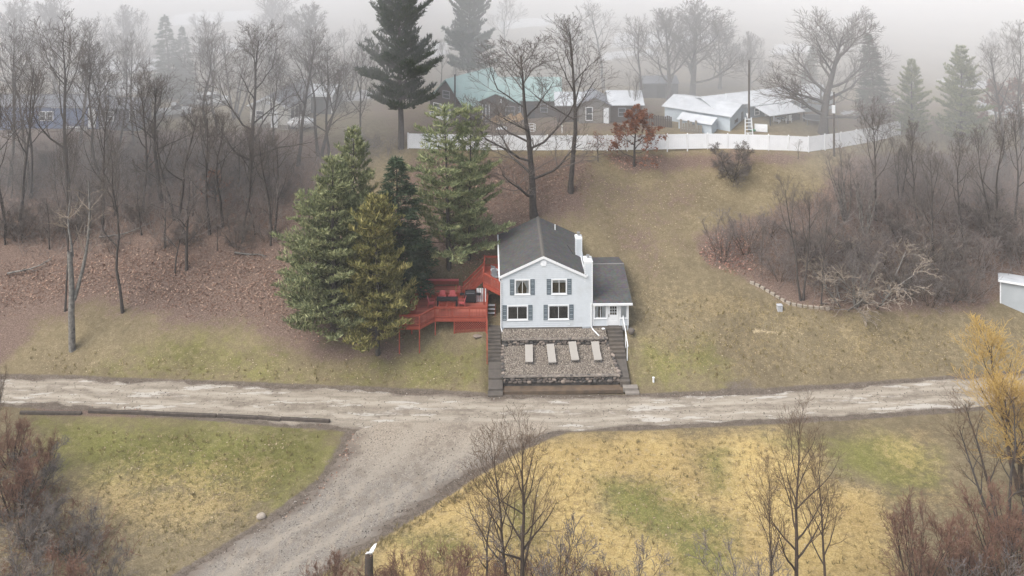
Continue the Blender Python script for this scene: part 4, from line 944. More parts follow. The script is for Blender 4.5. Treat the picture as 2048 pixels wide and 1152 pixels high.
def doorbox(par, x0, x1, z0, z1, y, mat):
    d = MB().box(x0, x1, y-.05, y-.004, z0, z1).build('door', mat, par); MB().box(x1-.16, x1-.1, y-.1, y-.051, z0+.9, z0+1.02).build('handle', M['dark'], d); return d
# blue mobile home, left
b = loc_house('mobile_home', 'long dark blue mobile home with white-framed windows, seen through the bare trees on the left', 'mobile home', 90, 257, 0)
gable_block(b, -9, 6.6, 0, 4.6, 2.75, .85, M['blue'], M['roof_grey'], 'x', -.3, .25)
gable_block(b, 6.65, 11.6, .05, 4.4, 2.5, .7, surf('slate_siding', (.10, .11, .14), (.085, .09, .12), 2, .7), M['roof_grey'], 'x', -.3, .25)
win(b, -.75, .1, .95, 2.15, 0); win(b, .2, 1.05, .95, 2.15, 0); win(b, -6.8, -5.6, .95, 2.1, 0); win(b, 7.4, 8.5, .9, 2.1, .05); win(b, 10.4, 11.2, .8, 2.3, .05)
MB().box(5.35, 6.3, -.06, -.004, .1, 2.5).build('white_panel', M['trim'], b); MB().box(2.2, 5.2, -.05, -.004, .05, .3).build('skirting', M['trim'], b); MB().box(-9, 1.9, -.03, -.004, -.2, .2).build('skirting', M['blue'], b)
MB().box(4.2, 5.3, -.9, -.06, -.2, .28).build('doorstep', M['trim'], b); MB().box(.8, 4.8, -.08, -.004, 2.55, 2.68).build('gutter', M['trim'], b)
s = MB()
for k in range(4): s.box(6.9, 7.8, -.5+.12*k, -.4+.12*k, .3+.45*k, .36+.45*k)
s.build('trim_strips', M['trim'], b)
o = link_mesh('snow_patch', LUMPS[3], None, ground_point(24, 268)+Vector((0, 0, .02)), (0, 0, .5), (.6, .4, .15)); o.data = LUMPS[3].copy(); o.data.materials.clear(); o.data.materials.append(M['white']); tag(o, 'small white lump of old snow in front of the blue mobile home', 'snow lump')
# cream gabled house and the dark-walled garage beside it
b = loc_house('cream_house', 'cream house with a white-trimmed gable and grey roof behind forked bare trees', 'house', 538, 256, math.radians(-14))
gable_block(b, -2.6, 2.6, 0, 9.5, 2.7, 1.2, M['cream'], M['roof_grey'], 'y', -.4, .25)
for s in (-1, 1): MB().bar((s*2.9, -.28, 2.6), (0, -.28, 3.93), .06, .22).build('rake_board', M['trim'], b)
MB().box(-2.62, 2.62, -.03, -.003, .0, .5).build('skirting', M['concrete_pale'], b); win(b, -1.8, -.7, 1., 2.1, 0); doorbox(b, .3, 1.2, .1, 2.1, 0, M['trim']); MB().box(-.4, .4, -.05, -.004, 2.9, 3.3).build('gable_vent', M['trim'], b)
for k in range(3): MB().box(2.605, 2.66, .8+k*1.2, 1.5+k*1.2, 1.0, 2.3).build('side_window', M['glasspaint'], b)
b = loc_house('dark_garage', 'garage with a dark wall and white roof edge, right of the cream house', 'garage', 628, 226, math.radians(-3))
gable_block(b, -2.6, 2.4, 0, 6, 2.3, .7, surf('charcoal_wall', (.055, .058, .062), (.04, .042, .046), 1, .8), M['roof_white'], 'x', -.4, .15)
MB().box(-2.7, 2.5, -.22, -.16, 2.15, 2.35).build('fascia', M['trim'], b); MB().box(2.28, 2.42, -.06, -.004, 0, 2.2).build('corner_board', M['trim'], b); MB().box(-1.2, 1.2, -.05, -.004, -.2, 1.9).build('garage_door', M['dark'], b)
# covered boat in front of it
p = ground_point(603, 258); t = thing('covered_boat', 'white tarpaulin-covered boat in front of the dark garage', 'boat', p, .1)
bo = loft([((-1.7, 0, .8), .15, .1), ((-1.2, 0, .82), .75, .5), ((-.2, 0, .85), .95, .72), ((.8, 0, .82), .9, .62), ((1.6, 0, .75), .7, .4), ((1.75, 0, .7), .5, .2)], 14).build('hull', M['white'], t)
for p_ in bo.data.polygons: p_.use_smooth = True
MB().box(-1.2, 1.2, -.4, -.3, .15, .3).box(-1.2, 1.2, .3, .4, .15, .3).build('trailer', M['black'], t)
for s in (-1, 1): MB().tube([(.3, s*.75-.08, .25), (.3, s*.75+.08, .25)], .27, 12).build('wheel', M['dark'], t)
# parked vehicles
def car(name, label, px, py, rz, paint, pickup=False):
    p = ground_point(px, py); c = thing(name, label, 'pickup' if pickup else 'car', p, rz, None)
    L, w = 2.3, .86
    prof = [(-L, .35), (-L, .8), (-L+.15, .92), (L-1.15, .98), (L-.1, .82), (L, .6), (L, .35)]
    mb = MB(); mb.prism([(x, -w, z) for x, z in prof], [(x, w, z) for x, z in prof]); mb.build('body', paint, c, .06)
    cab = [(-.2 if pickup else -L+.25, .97), (-.15 if pickup else -1.55, 1.5), (.45, 1.55), (1.15, .97)]
    MB().prism([(x, -w+.08, z) for x, z in cab], [(x, w-.08, z) for x, z in cab]).build('windows', M['glasspaint'], c, .05)
    MB().box((-.15 if pickup else -1.5), .45, -w+.1, w-.1, 1.5, 1.57).build('cab_roof', paint, c, .03)
    for x in (-1.4, 1.4):
        for s in (-1, 1): MB().tube([(x, s*.8-.1, .33), (x, s*.8+.1, .33)], .33, 14).build('wheel', M['dark'], c)
    for s in (-1, 1): MB().box(L-.04, L+.02, s*.6-.15, s*.6+.15, .62, .76).build('headlight', M['trim'], c)
car('parked_car', 'dark parked car left of a white one, beyond the blue mobile home', 396, 210, .15, surf('dark_paint', (.08, .09, .10), (.07, .08, .09), 1, .3))
car('parked_car', 'white parked car beside the pale drive, between the trees left of the cream house', 427, 209, .25, surf('white_paint', (.7, .72, .73), (.62, .64, .66), 1, .3))
car('parked_pickup', 'pale grey pickup just past the right end of the blue mobile home', 345, 232, .3, surf('silver_paint', (.42, .44, .45), (.36, .37, .38), 1, .3), True)
# green-roofed house: dark gabled wing, long teal roof, brown cross gable
b = loc_house('green_roofed_house', 'dark brown house with large pale teal metal roofs behind the white fence', 'house', 915, 250, 0)
rot = thing_part('gabled_wing', b); rot.rotation_euler.z = math.radians(-38); rot.location = (-1.4, 1.2, 0)
gable_block(rot, -2.9, 2.9, 0, 8.6, 2.5, 2.9, M['brown_wall'], M['teal'], 'y', -.6, .35)
MB().box(-2.9, .4, -.07, -.005, -.4, .9).build('porch_skirt', M['white'], rot); win(rot, -2.3, -.9, 1., 2.2, 0, 'white'); win(rot, -.6, .6, 1., 2.2, 0, 'white'); win(rot, -.7, .5, 3.0, 4.0, 0, 'grey'); win(rot, 1.2, 2.2, 1, 2.2, 0, 'grey')
mr = thing_part('main_range', b); mr.location = (3.4, 2.6, 0)
gable_block(mr, -1.5, 9.6, 0, 8.0, 2.5, 1.9, M['brown_wall'], M['teal'], 'x', -.6, .3)
win(mr, 2.7, 3.5, .9, 2.2, 0, 'white'); win(mr, 3.7, 4.5, .9, 2.2, 0, 'white'); win(mr, 7.0, 8.0, .9, 2.0, 0, 'grey'); doorbox(mr, 5.4, 6.3, -.2, 1.9, 0, M['dark'])
cg = thing_part('cross_gable', b); cg.location = (5.0, 1.4, 0)
gable_block(cg, -3.1, 2.6, 0, 5, 2.3, 1.25, M['brown_wall'], M['teal'], 'y', -.6, .3)
for k in range(3): MB().box(-1.95+k*.42, -1.86+k*.42, -.06, -.005, .1, 2.2).build('window_post', M['trim'], cg)
MB().box(-1.86, -1.02, -.03, -.004, .3, 2.1).build('pane', M['glasspaint'], cg); MB().box(.3, .5, -.05, -.004, 2.4, 2.9).build('gable_vent', M['trim'], cg); win(cg, .9, 2.2, .8, 2.0, 0, 'grey')
MB().tube([(-.3, -.3, -.4), (-.3, -.3, 6.4)], .11, 8).build('stove_pipe', M['black'], b)
# lumber and sheets in its yard
t = thing('plywood_sheet', 'orange plywood sheets leaning against the brown cross gable', 'plywood', ground_point(1008, 245), 0)
for k, (x, r_) in enumerate(((-.9, .2), (.5, -.35), (1.6, -.15))): MB().bar((x-.7, -.2+.1*k, .05), (x+.7, -.2+.1*k, .9+.2*math.sin(r_)), .05, .9, up=(0, .3, 1)).build('sheet', M['wood_raw'], t)
for k, (px, py, rz, lab) in enumerate(((966, 249, 1.2, 'raw pine post leaning by the brown gable, left of the plywood'), (1006, 250, .5, 'raw pine board leaning across the plywood sheets'), (1020, 247, .3, 'raw pine board on the ground right of the plywood'))):
    o = MB().bar((-.9, 0, .1), (.9, 0, 1.1 if k < 2 else .5), .12, .12).build('lumber', surf('new_pine', (.62, .5, .33), (.5, .4, .26), 5, .8), None); o.location = ground_point(px, py); o.rotation_euler.z = rz; tag(o, lab, 'lumber', 'loose lumber in the yard')
t = thing('marker_stake', 'short pale stake in the grass behind the fence, between two bare trunks', 'stake', ground_point(1124, 266)); MB().box(-.09, .09, -.06, .06, -.1, .95).build('stake', M['cream'], t); MB().box(-.1, .1, -.07, .07, .955, 1.0).build('cap', M['trim'], t)
t = thing('yard_clutter', 'white wire cage in the yard behind the fence, left of the large bare tree', 'wire cage', ground_point(1062, 262)); mb = MB()
for k in range(7):
    a = k*2*math.pi/7; mb.bar((.55*math.cos(a), .55*math.sin(a), 0), (.55*math.cos(a), .55*math.sin(a), .8), .04)
for z in (.1, .45, .8): mb.tube([(.55*math.cos(a), .55*math.sin(a), z) for a in np.arange(9)*math.pi/4], .025, 4)
mb.build('wire', M['white'], t)
t = thing('tarpaulin', 'pale tarpaulin spread over the dark soil left of the large bare tree', 'tarpaulin', ground_point(1003, 258)); MB().prism([(-.7, -.4, 0), (.7, -.3, 0), (.8, .3, 0), (-.6, .4, 0)], [(-.5, -.2, .25), (.4, -.2, .35), (.5, .2, .3), (-.4, .25, .2)]).build('sheet', M['white'], t, .05)
# brown bungalow with white roofs, right of the green-roofed house
b = loc_house('brown_bungalow', 'brown bungalow with snowy white low roofs behind the rust-leaved oak', 'bungalow', 1195, 246, 0)
gable_block(b, -5.0, -.2, .6, 6, 2.1, .9, M['brown_wall'], M['roof_white'], 'x', -.5, .3)
cg = thing_part('front_gable', b); gable_block(cg, -2.3, 1.6, 0, 4.5, 2.2, .95, surf('taupe_wall', (.20, .185, .17), (.16, .15, .135), 2, .8), M['roof_grey'], 'y', -.5, .25)
gable_block(b, 1.65, 5.6, .4, 6, 2.2, 1.0, M['brown_wall'], M['roof_white'], 'x', -.5, .3)
win(cg, -1.5, -.6, .3, 2.0, 0, 'white'); doorbox(cg, .75, 1.4, -.3, 1.9, 0, M['trim']); MB().box(-.5, .55, -.05, -.005, -.4, 1.7).build('stone_cladding', M['concrete_pale'], cg); win(b, 2.6, 3.6, .7, 1.8, .4, 'grey')
# brown board fence
t = thing('board_fence', 'low brown board fence between the bungalow and the pale blue building', 'fence'); a, c = ground_point(1285, 250), ground_point(1342, 255); bm_ = MB().box(-.085, .085, -.02, .02, -.3, 1.35).mesh('board', M['brown_wall']); n = 17
for k in range(n): link_mesh('board', bm_, t, a.lerp(c, k/(n-1)), (0, 0, math.atan2(*(c-a).yx)), (1, 1, R.uniform(.94, 1.05)))
MB().bar(a+Vector((0, .05, .9)), c+Vector((0, .05, .9)), .05, .09).build('rail', M['brown_wall'], t)
t = thing('picket_screen', 'short bleached wooden screen in front of the pale blue building', 'fence'); a, c = ground_point(1362, 263), ground_point(1402, 268); bm_ = MB().box(-.13, .13, -.02, .02, -.3, 1.25).mesh('board', surf('bleached_boards', (.27, .245, .21), (.2, .18, .15), 3, .9))
for k in range(9): link_mesh('board', bm_, t, a.lerp(c, k/8), (0, 0, math.atan2(*(c-a).yx)), (1, 1, R.uniform(.7, 1.25)))
MB().bar(a+Vector((0, .05, .5)), c+Vector((0, .05, .5)), .05, .09).build('rail', M['timber'], t)
b = loc_house('dark_shed', 'long dark shed far back between the misty trees, above the pale blue building', 'shed', 1322, 196, math.radians(4))
gable_block(b, -2.4, 2.4, 0, 3.5, 2.0, .6, surf('grey_black_wall', (.07, .07, .072), (.055, .055, .058), 1, .9), M['roof_grey'], 'x', -.5, .15); doorbox(b, -.6, .6, -.1, 1.7, 0, M['dark'])
# pale blue building with white roofs
b = loc_house('pale_blue_building', 'pale blue building with large white metal roofs and a lean-to porch behind the fence', 'building', 1460, 263, 0); b.scale = (1, 1, .82)
wing = thing_part('front_wing', b); wing.rotation_euler.z = math.radians(56)
# wing frame: x along the gable end (right and back), y along the ridge (left and back)
gable_block(wing, 0, 6.6, 0, 8.6, 2.25, .85, M['paleblue'], M['roof_white'], 'y', -.6, .3)
win(wing, 1.4, 2.5, .75, 1.35, 0, 'grey', bars=0); doorbox(wing, 3.6, 4.3, -.3, 1.85, 0, M['grey']); win(wing, 4.6, 5.9, .7, 1.3, 0, 'paleblue', bars=0); MB().box(-.04, 6.64, -.05, -.004, -.6, -.05).build('plinth', M['concrete_pale'], wing)
lt = thing_part('lean_to', b); lt.rotation_euler.z = math.radians(-34); lt.location = (-5.1, 2.9, 0)
MB().box(0, 4.3, -1.5, .02, -.6, 1.25).build('wall', M['paleblue'], lt); MB().prism([(-.15, -1.75, 1.25), (4.45, -1.75, 1.25), (4.45, .0, 1.85), (-.15, .0, 1.85)], [(-.15, -1.75, 1.33), (4.45, -1.75, 1.33), (4.45, .0, 1.93), (-.15, .0, 1.93)]).build('roof', M['roof_white'], lt); win(lt, 1.3, 2.2, .3, .95, -1.5, 'grey', bars=0)
main = thing_part('main_range', b); main.rotation_euler.z = math.radians(24); main.location = (2.9, 4.0, 0)
gable_block(main, -4.4, 14.0, .0, 6.0, 2.5, .95, M['paleblue'], M['roof_white'], 'x', -.6, .35)
win(main, 1.2, 2.0, .9, 2.0, 0, 'trim'); doorbox(main, 2.8, 3.7, -.2, 1.9, 0, M['trim']); win(main, 4.6, 5.4, .8, 1.9, 0, 'trim'); win(main, 8.5, 9.6, .9, 1.9, 0, 'trim')
MB().box(.6, 6.3, -.03, -.004, -.4, 2.2).build('porch_shade_panel', surf('shaded_blue_wall', (.25, .29, .33), (.2, .235, .27), 2, .8), main)  # darker copy of the siding, porch-roof shade painted into the colour
MB().prism([(1.0, -3.3, 1.75), (6.6, -3.3, 1.75), (6.6, -.32, 2.3), (1.0, -.32, 2.3)], [(1.0, -3.3, 1.83), (6.6, -3.3, 1.83), (6.6, -.32, 2.38), (1.0, -.32, 2.38)]).build('porch_roof', M['roof_white'], main)
for x in (1.2, 3.9, 6.4): MB().box(x-.06, x+.06, -3.2, -3.08, -.5, 1.75).build('porch_post', M['dark'], main)
MB().box(1.0, 6.6, -3.3, 0, -.6, -.08).build('porch_floor', M['concrete'], main)
MB().tube([(-1.6, 2.0, 3.1), (-1.6, 2.0, 4.1)], .06, 6).build('vent_pipe', M['trim'], main)
mw = main.location
def on_porch(x, y, z=-.06):
    bw = Vector(b.location); r = Matrix.Rotation(math.radians(24), 4, 'Z'); q = mw+(r @ Vector((x, y, z))); q.z *= .82; return bw+q
chair('white patio chair under the lean-to porch, left one', *on_porch(3.0, -2.2), 1., M['white'], 'white chairs under the far porch', 1.25)
chair('white patio chair under the lean-to porch, right one with its back to the yard', *on_porch(4.4, -2.4), 3.4, M['white'], 'white chairs under the far porch', 1.25)
t = thing('porch_table', 'white-legged table between the white chairs under the far porch', 'table', on_porch(3.7, -2.1), .4); MB().box(-.6, .6, -.4, .4, .7, .75).build('tabletop', M['glasspaint'], t)
for sx in (-.5, .5):
    for sy in (-.3, .3): MB().box(sx-.04, sx+.04, sy-.04, sy+.04, 0, .7).build('leg', M['white'], t)
t = thing('storage_bin', 'dark bin under the right end of the far porch roof', 'bin', on_porch(5.8, -2.0), .4); MB().prism([(-.5, -.4, 0), (.5, -.4, 0), (.5, .4, 0), (-.5, .4, 0)], [(-.55, -.45, .9), (.55, -.45, .9), (.55, .45, .9), (-.55, .45, .9)]).build('body', M['black'], t); MB().box(-.6, .6, -.5, .5, .9, .98).build('lid', M['dark'], t)
p = ground_point(1522, 262); t = thing('white_trough', 'white box trough lying on the ground left of the far porch', 'trough', p, -.25); MB().box(-.75, .75, -.35, -.3, 0, .75).box(-.75, .75, .3, .35, 0, .75).box(-.75, -.7, -.3, .3, 0, .75).box(.7, .75, -.3, .3, 0, .75).box(-.7, .7, -.3, .3, 0, .1).build('body', M['white'], t); MB().bar((-1.1, .2, .3), (-1.6, .5, 1.9), .1, .3).build('plank', M['white'], t)
p = ground_point(1506, 263); o = MB().tube([(-.3, 0, .16), (.3, 0, .16)], .16, 12).tube([(-.33, 0, .16), (-.3, 0, .16)], .17, 12).build('gas_bottle', M['green'], None); o.location = p; tag(o, 'small green cylinder lying behind the fence beside the white ladder', 'cylinder')
p = ground_point(1498, 272); t = thing('step_ladder', 'white wooden ladder frame standing behind the white fence', 'ladder', p, .1)
for s in (-1, 1): MB().bar((s*.48, 0, 0), (s*.36, .25, 2.15), .11, .08).build('rail', M['trim'], t)
for k in range(5): z = .3+.4*k; MB().box(-.44+.02*k, .44-.02*k, .03+.045*k, .09+.045*k, z, z+.08).build('rung', M['trim'], t)
p = ground_point(1630, 247); t = thing('trampoline', 'small grey-rimmed trampoline beside the spreading oak', 'trampoline', p); MB().tube([(1.5*math.cos(a), 1.5*math.sin(a), .75) for a in np.arange(21)*math.pi/10], .05, 6).build('rim', M['grey'], t)
n = 20; MB().prism([(1.4*math.cos(a), 1.4*math.sin(a), .72) for a in np.arange(n)*2*math.pi/n], [(1.4*math.cos(a), 1.4*math.sin(a), .75) for a in np.arange(n)*2*math.pi/n]).build('mat', M['black'], t)
for k in range(4): a = k*math.pi/2+.6; MB().bar((1.45*math.cos(a), 1.45*math.sin(a), 0), (1.45*math.cos(a), 1.45*math.sin(a), .75), .07).build('leg', M['grey'], t)
# poles
def pole(label, px, py, top, r=.14, arm=False, mat='timber'):
    p = ground_point(px, py); h = up_to(p, top); t = thing('utility_pole', label, 'utility pole', p); MB().tube([(0, 0, -.5), (0, 0, h)], [r, r*.75], 10).build('shaft', M[mat], t); return t, h
t, h = pole('tall dark utility pole in front of the pale blue building, beside the white ladder', 1498, 262, 120)
MB().box(-.16, .16, -.2, -.12, .2, 1.5).build('cable_guard', M['grey'], t)
t, h = pole('shorter brown pole with a white meter box, in front of the bent fence corner', 1668, 312, 184, .13, mat='bark_brown'); MB().box(-.3, .05, -.32, -.14, h-2.4, h-1.5).build('meter_box', M['trim'], t); MB().tube([(0, 0, h-.3), (1.2, 1.5, 1.2)], .02, 5).build('guy_wire', M['grey'], t)
# white shed at the right edge of the picture
a, c = ground_point(2001, 606), ground_point(2049, 627); dd = (c-a); p = a; t = thing('white_shed', 'white metal shed at the right edge beyond the thicket, roof edge pale grey', 'shed', (a.x, a.y, a.z), math.atan2(dd.y, dd.x))
Ls = 6.5; GS = surf('grey_white_steel', (.42, .45, .47), (.37, .40, .42), 1, .5, dirt=((.34, .34, .33), .35))
MB().prism([(0, 0, -1.5), (Ls, 0, -1.5), (Ls, 4.2, -1.5), (0, 4.2, -1.5)], [(0, 0, 2.2), (Ls, 0, 2.2), (Ls, 4.2, 1.3), (0, 4.2, 1.3)]).build('wall', GS, t)
for x in np.arange(.9, Ls, .9): MB().box(x-.015, x+.015, -.012, -.003, -.6, 2.15).build('seam', GS, t)
MB().box(-.06, .06, -.04, -.004, -1, 2.15).build('corner_trim', M['trim'], t)
MB().prism([(-.2, -.25, 2.27), (Ls+.2, -.25, 2.27), (Ls+.2, 4.4, 1.28), (-.2, 4.4, 1.28)], [(-.2, -.25, 2.34), (Ls+.2, -.25, 2.34), (Ls+.2, 4.4, 1.35), (-.2, 4.4, 1.35)]).build('roof', M['roof_white'], t)
MB().box(-.22, Ls+.2, -.3, -.255, 2.16, 2.35).build('fascia', M['trim'], t)

# ------------------------------------------------------------------ trees
def tube_mesh(name, branches, mat, smooth=True):
    """branches: (points (n,3), radii (n,), sides); batches of equal size are swept together"""
    groups = {}
    for P, r, s in branches: groups.setdefault((len(P), s), []).append((P, r))
    VV, FF, off = [], [], 0
    for (n, s), lst in groups.items():
        P = np.array([p for p, _ in lst]); r = np.array([q for _, q in lst]); B = len(lst)
        T = np.gradient(P, axis=1); T /= np.linalg.norm(T, axis=2, keepdims=True)+1e-9
        t0 = T.mean(1); ref = np.where(np.abs(t0[:, 2:3]) < .8, np.array([[0, 0, 1.]]), np.array([[1., 0, 0]]))[:, None, :]
        U = np.cross(T, ref); U /= np.linalg.norm(U, axis=2, keepdims=True)+1e-9; Wv = np.cross(T, U)
        a = np.arange(s)*2*np.pi/s
        V = P[:, :, None]+(U[:, :, None]*np.cos(a)[None, None, :, None]+Wv[:, :, None]*np.sin(a)[None, None, :, None])*r[:, :, None, None]
        k = np.arange(s); k2 = (k+1) % s; i = np.arange(n-1)[:, None]*s
        f = np.stack([i+k, i+k2, i+s+k2, i+s+k], 2).reshape(-1, 4)
        FF.append((f[None]+(np.arange(B)*n*s)[:, None, None]).reshape(-1, 4)+off); VV.append(V.reshape(-1, 3)); off += B*n*s
    return np_mesh(name, np.concatenate(VV), np.concatenate(FF), mat, smooth)
def unit(v): return v/(np.linalg.norm(v)+1e-9)
def grow_line(g, p, d, L, n, wig, up):
    """a crooked line from p, drifting upwards by `up`"""
    pts = [p]; d = unit(d)
    for i in range(n):
        d = unit(d+g.normal(0, wig, 3)+np.array([0, 0, up])); pts.append(pts[-1]+d*L/n)
    return np.array(pts)
def side_dir(g, t, ang, az=None):
    ref = np.array([0, 0, 1.]) if abs(t[2]) < .9 else np.array([1., 0, 0]); u = unit(np.cross(t, ref)); w = np.cross(t, u)
    az = g.uniform(0, 2*np.pi) if az is None else az
    return unit(t*math.cos(ang)+(u*math.cos(az)+w*math.sin(az))*math.sin(ang))
def bare_tree(seed, H=12, r0=.22, fork=.35, limbs=9, spread=.42, ang=(35, 65), levels=4, kids=(6, 6, 3), up=.1, wig=.12, stems=1, stem_ang=12, rmin=.013, lowlimbs=0, trunk_wig=.05, taper=.8):
    """returns (trunk branches, crown branches) of a leafless tree"""
    g = np.random.default_rng(seed); big, fine = [], []
    def sub(P, r, lev, L):
        if lev > levels: return
        n = kids[min(lev-2, len(kids)-1)]; az = g.uniform(0, 6.28)
        for k in range(n):
            t = .22+.78*(k+g.uniform(.1, .9))/n; t = min(t, .98); i = min(int(t*(len(P)-1)), len(P)-2); f = t*(len(P)-1)-i
            p = P[i]*(1-f)+P[i+1]*f; d = unit(P[i+1]-P[i]); az += 2.4+g.normal(0, .4)
            l = L*g.uniform(.42, .74)*(1.15-.55*t); rr = max(rmin, (r[i]*(1-f)+r[i+1]*f)*.55)
            ns = (5, 4, 2, 1)[min(lev-2, 3)]; Q = grow_line(g, p, side_dir(g, d, math.radians(g.uniform(22, 50)), az), l, ns, wig*.9, up*.8)
            q = np.linspace(rr, max(rmin*.6, rr*.3), ns+1); (fine).append((Q, q, 4 if lev == 2 else 3)); sub(Q, q, lev+1, l)
    for st in range(stems):
        tilt = math.radians(stem_ang*g.uniform(.5, 1.2)) if stems > 1 else math.radians(g.uniform(0, 3)); az = st*6.28/stems+g.uniform(-.4, .4)
        d = np.array([math.sin(tilt)*math.cos(az), math.sin(tilt)*math.sin(az), math.cos(tilt)]); h = H*(g.uniform(.72, 1) if stems > 1 else 1)*.86
        P = grow_line(g, np.array([.12*math.cos(az)*(stems > 1), .12*math.sin(az)*(stems > 1), -.4]), d, h, 10, trunk_wig, .03); rr = r0*(.75 if stems > 1 else 1)
        r = rr*(1-taper*np.linspace(0, 1, 11)**1.15); r[0] *= 1.35; big.append((P, r, 7)); az = g.uniform(0, 6.28); nl = max(3, limbs//(1 if stems == 1 else 2))
        for k in range(nl+lowlimbs):
            if k < nl: t = fork+(1-fork)*(k+g.uniform(.1, .7))/nl
            else: t = fork*g.uniform(.55, .95)
            t = min(t, .97); i = min(int(t*10), 9); f = t*10-i; p = P[i]*(1-f)+P[i+1]*f; az += 2.4+g.normal(0, .35); u = (t-fork)/(1-fork)
            a_ = math.radians(ang[1]+(ang[0]-ang[1])*max(0, u)+g.normal(0, 6)); L = H*spread*g.uniform(.75, 1.15)*(1-.62*max(0, u))*(.75 if k >= nl else 1)*(.8 if stems > 1 else 1)
            Q = grow_line(g, p, side_dir(g, unit(P[i+1]-P[i]), a_, az), L, 6, wig, up); ra = (r[i]*(1-f)+r[i+1]*f)*.62
            q = np.linspace(ra, max(rmin, ra*.22), 7); big.append((Q, q, 5)); sub(Q, q, 2, L)
        Q = P[-4:]; sub(Q, r[-4:], 2, H*.3)
    return big, fine
PROTO = {}
def make_proto(key, name, trunk, crown, bark, twig, H, extra=None):
    """a tree in no place yet; its two parts share their meshes with every copy"""
    PROTO[key] = (name, tube_mesh('trunk', trunk, M[bark]), tube_mesh('crown', crown, M[twig]) if isinstance(crown, list) else crown, H, extra)
def bare(key, name, bark, twig, H, seed, **kw): t, c = bare_tree(seed, H=H, **kw); make_proto(key, name, t, c, bark, twig, H)
bare('tall1', 'bare_tree', 'bark', 'twig', 15, 21, r0=.17, fork=.33, limbs=9, spread=.42, ang=(22, 46), up=.12, kids=(6, 5, 4), rmin=.012)
bare('tall2', 'bare_tree', 'bark', 'twig', 15, 22, r0=.15, fork=.4, limbs=8, spread=.38, ang=(24, 46), up=.12, kids=(6, 5, 4), trunk_wig=.1, rmin=.012)
bare('fork', 'bare_tree', 'bark', 'twig', 15, 23, r0=.2, fork=.3, limbs=8, spread=.42, ang=(24, 48), up=.1, kids=(6, 5, 4), stems=2, stem_ang=14, rmin=.012)
bare('multi', 'bare_tree', 'bark', 'twig', 13, 24, r0=.15, fork=.3, limbs=8, spread=.32, ang=(22, 45), up=.1, kids=(5, 4, 3), stems=4, stem_ang=17, rmin=.012)
bare('oak', 'spreading_tree', 'bark', 'twig', 15, 31, r0=.48, fork=.22, limbs=13, spread=.56, ang=(35, 74), up=.07, kids=(9, 7, 5), wig=.15, lowlimbs=2, taper=.86, rmin=.017)
bare('oak2', 'spreading_tree', 'bark', 'twig', 17, 35, r0=.225, fork=.27, limbs=11, spread=.38, ang=(28, 68), up=.05, kids=(7, 6, 5), wig=.17, lowlimbs=3, taper=.84, rmin=.011)
bare('round', 'bare_tree', 'bark', 'twig', 13, 37, r0=.3, fork=.2, limbs=12, spread=.5, ang=(25, 62), up=.09, kids=(8, 7, 5), wig=.13, rmin=.017)
bare('slim', 'bare_tree', 'bark', 'twig', 16, 41, r0=.165, fork=.42, limbs=9, spread=.3, ang=(18, 42), up=.1, kids=(6, 5, 3), rmin=.011)
bare('sapling', 'sapling', 'bark', 'twig_mauve', 8, 43, r0=.09, fork=.3, limbs=8, spread=.3, ang=(25, 55), up=.1, kids=(5, 4, 2), rmin=.009)
bare('sapling2', 'sapling', 'bark', 'twig_mauve', 8, 44, r0=.08, fork=.35, limbs=7, spread=.34, ang=(30, 60), up=.05, kids=(5, 4, 2), rmin=.009, wig=.2, trunk_wig=.12)
bare('fore1', 'bare_tree', 'bark_brown', 'twig_brown', 14, 51, r0=.17, fork=.25, limbs=14, spread=.36, ang=(24, 52), up=.1, kids=(6, 4, 3), rmin=.007, wig=.09, taper=.9)
bare('fore2', 'bare_tree', 'bark_brown', 'twig_brown', 13, 53, r0=.13, fork=.28, limbs=12, spread=.36, ang=(24, 52), up=.1, kids=(6, 5, 3), rmin=.007, wig=.09, taper=.9)
bare('fan', 'multi_stem_tree', 'bark', 'twig_brown', 12, 57, r0=.15, fork=.3, limbs=14, spread=.24, ang=(18, 42), up=.08, kids=(6, 5, 3), rmin=.007, stems=6, stem_ang=24)
bare('gold', 'golden_willow', 'bark_brown', 'twig_gold', 11, 59, r0=.16, fork=.2, limbs=14, spread=.42, ang=(12, 38), up=.17, kids=(8, 7, 3), rmin=.010, stems=4, stem_ang=13)
bare('clump', 'multi_stem_tree', 'bark_pale', 'twig_mauve', 9, 61, r0=.09, fork=.25, limbs=10, spread=.24, ang=(15, 40), up=.1, kids=(5, 3, 2), rmin=.008, stems=7, stem_ang=13)
bare('shrub', 'shrub', 'bark_brown', 'twig_mauve', 4, 63, r0=.03, fork=.12, limbs=10, spread=.34, ang=(20, 50), up=.08, kids=(4, 3, 2), rmin=.008, stems=9, stem_ang=32)
bare('redshrub', 'shrub', 'bark_brown', 'twig_red', 4, 65, r0=.035, fork=.1, limbs=10, spread=.32, ang=(15, 45), up=.12, kids=(5, 4, 2), rmin=.008, stems=11, stem_ang=26)
bare('darkshrub', 'shrub', 'bark', 'twig', 4, 67, r0=.04, fork=.1, limbs=12, spread=.34, ang=(25, 60), up=.05, kids=(6, 4, 2), rmin=.009, stems=8, stem_ang=34)
bare('densebush', 'bush', 'bark', 'twig', 4, 91, r0=.035, fork=.08, limbs=14, spread=.36, ang=(25, 66), up=.03, kids=(6, 5, 2), rmin=.012, stems=8, stem_ang=34)
bare('paleshrub', 'shrub', 'bark_pale', 'twig_pale', 4, 69, r0=.05, fork=.12, limbs=8, spread=.42, ang=(35, 70), up=-.03, kids=(4, 3, 2), rmin=.012, stems=6, stem_ang=40, wig=.2)
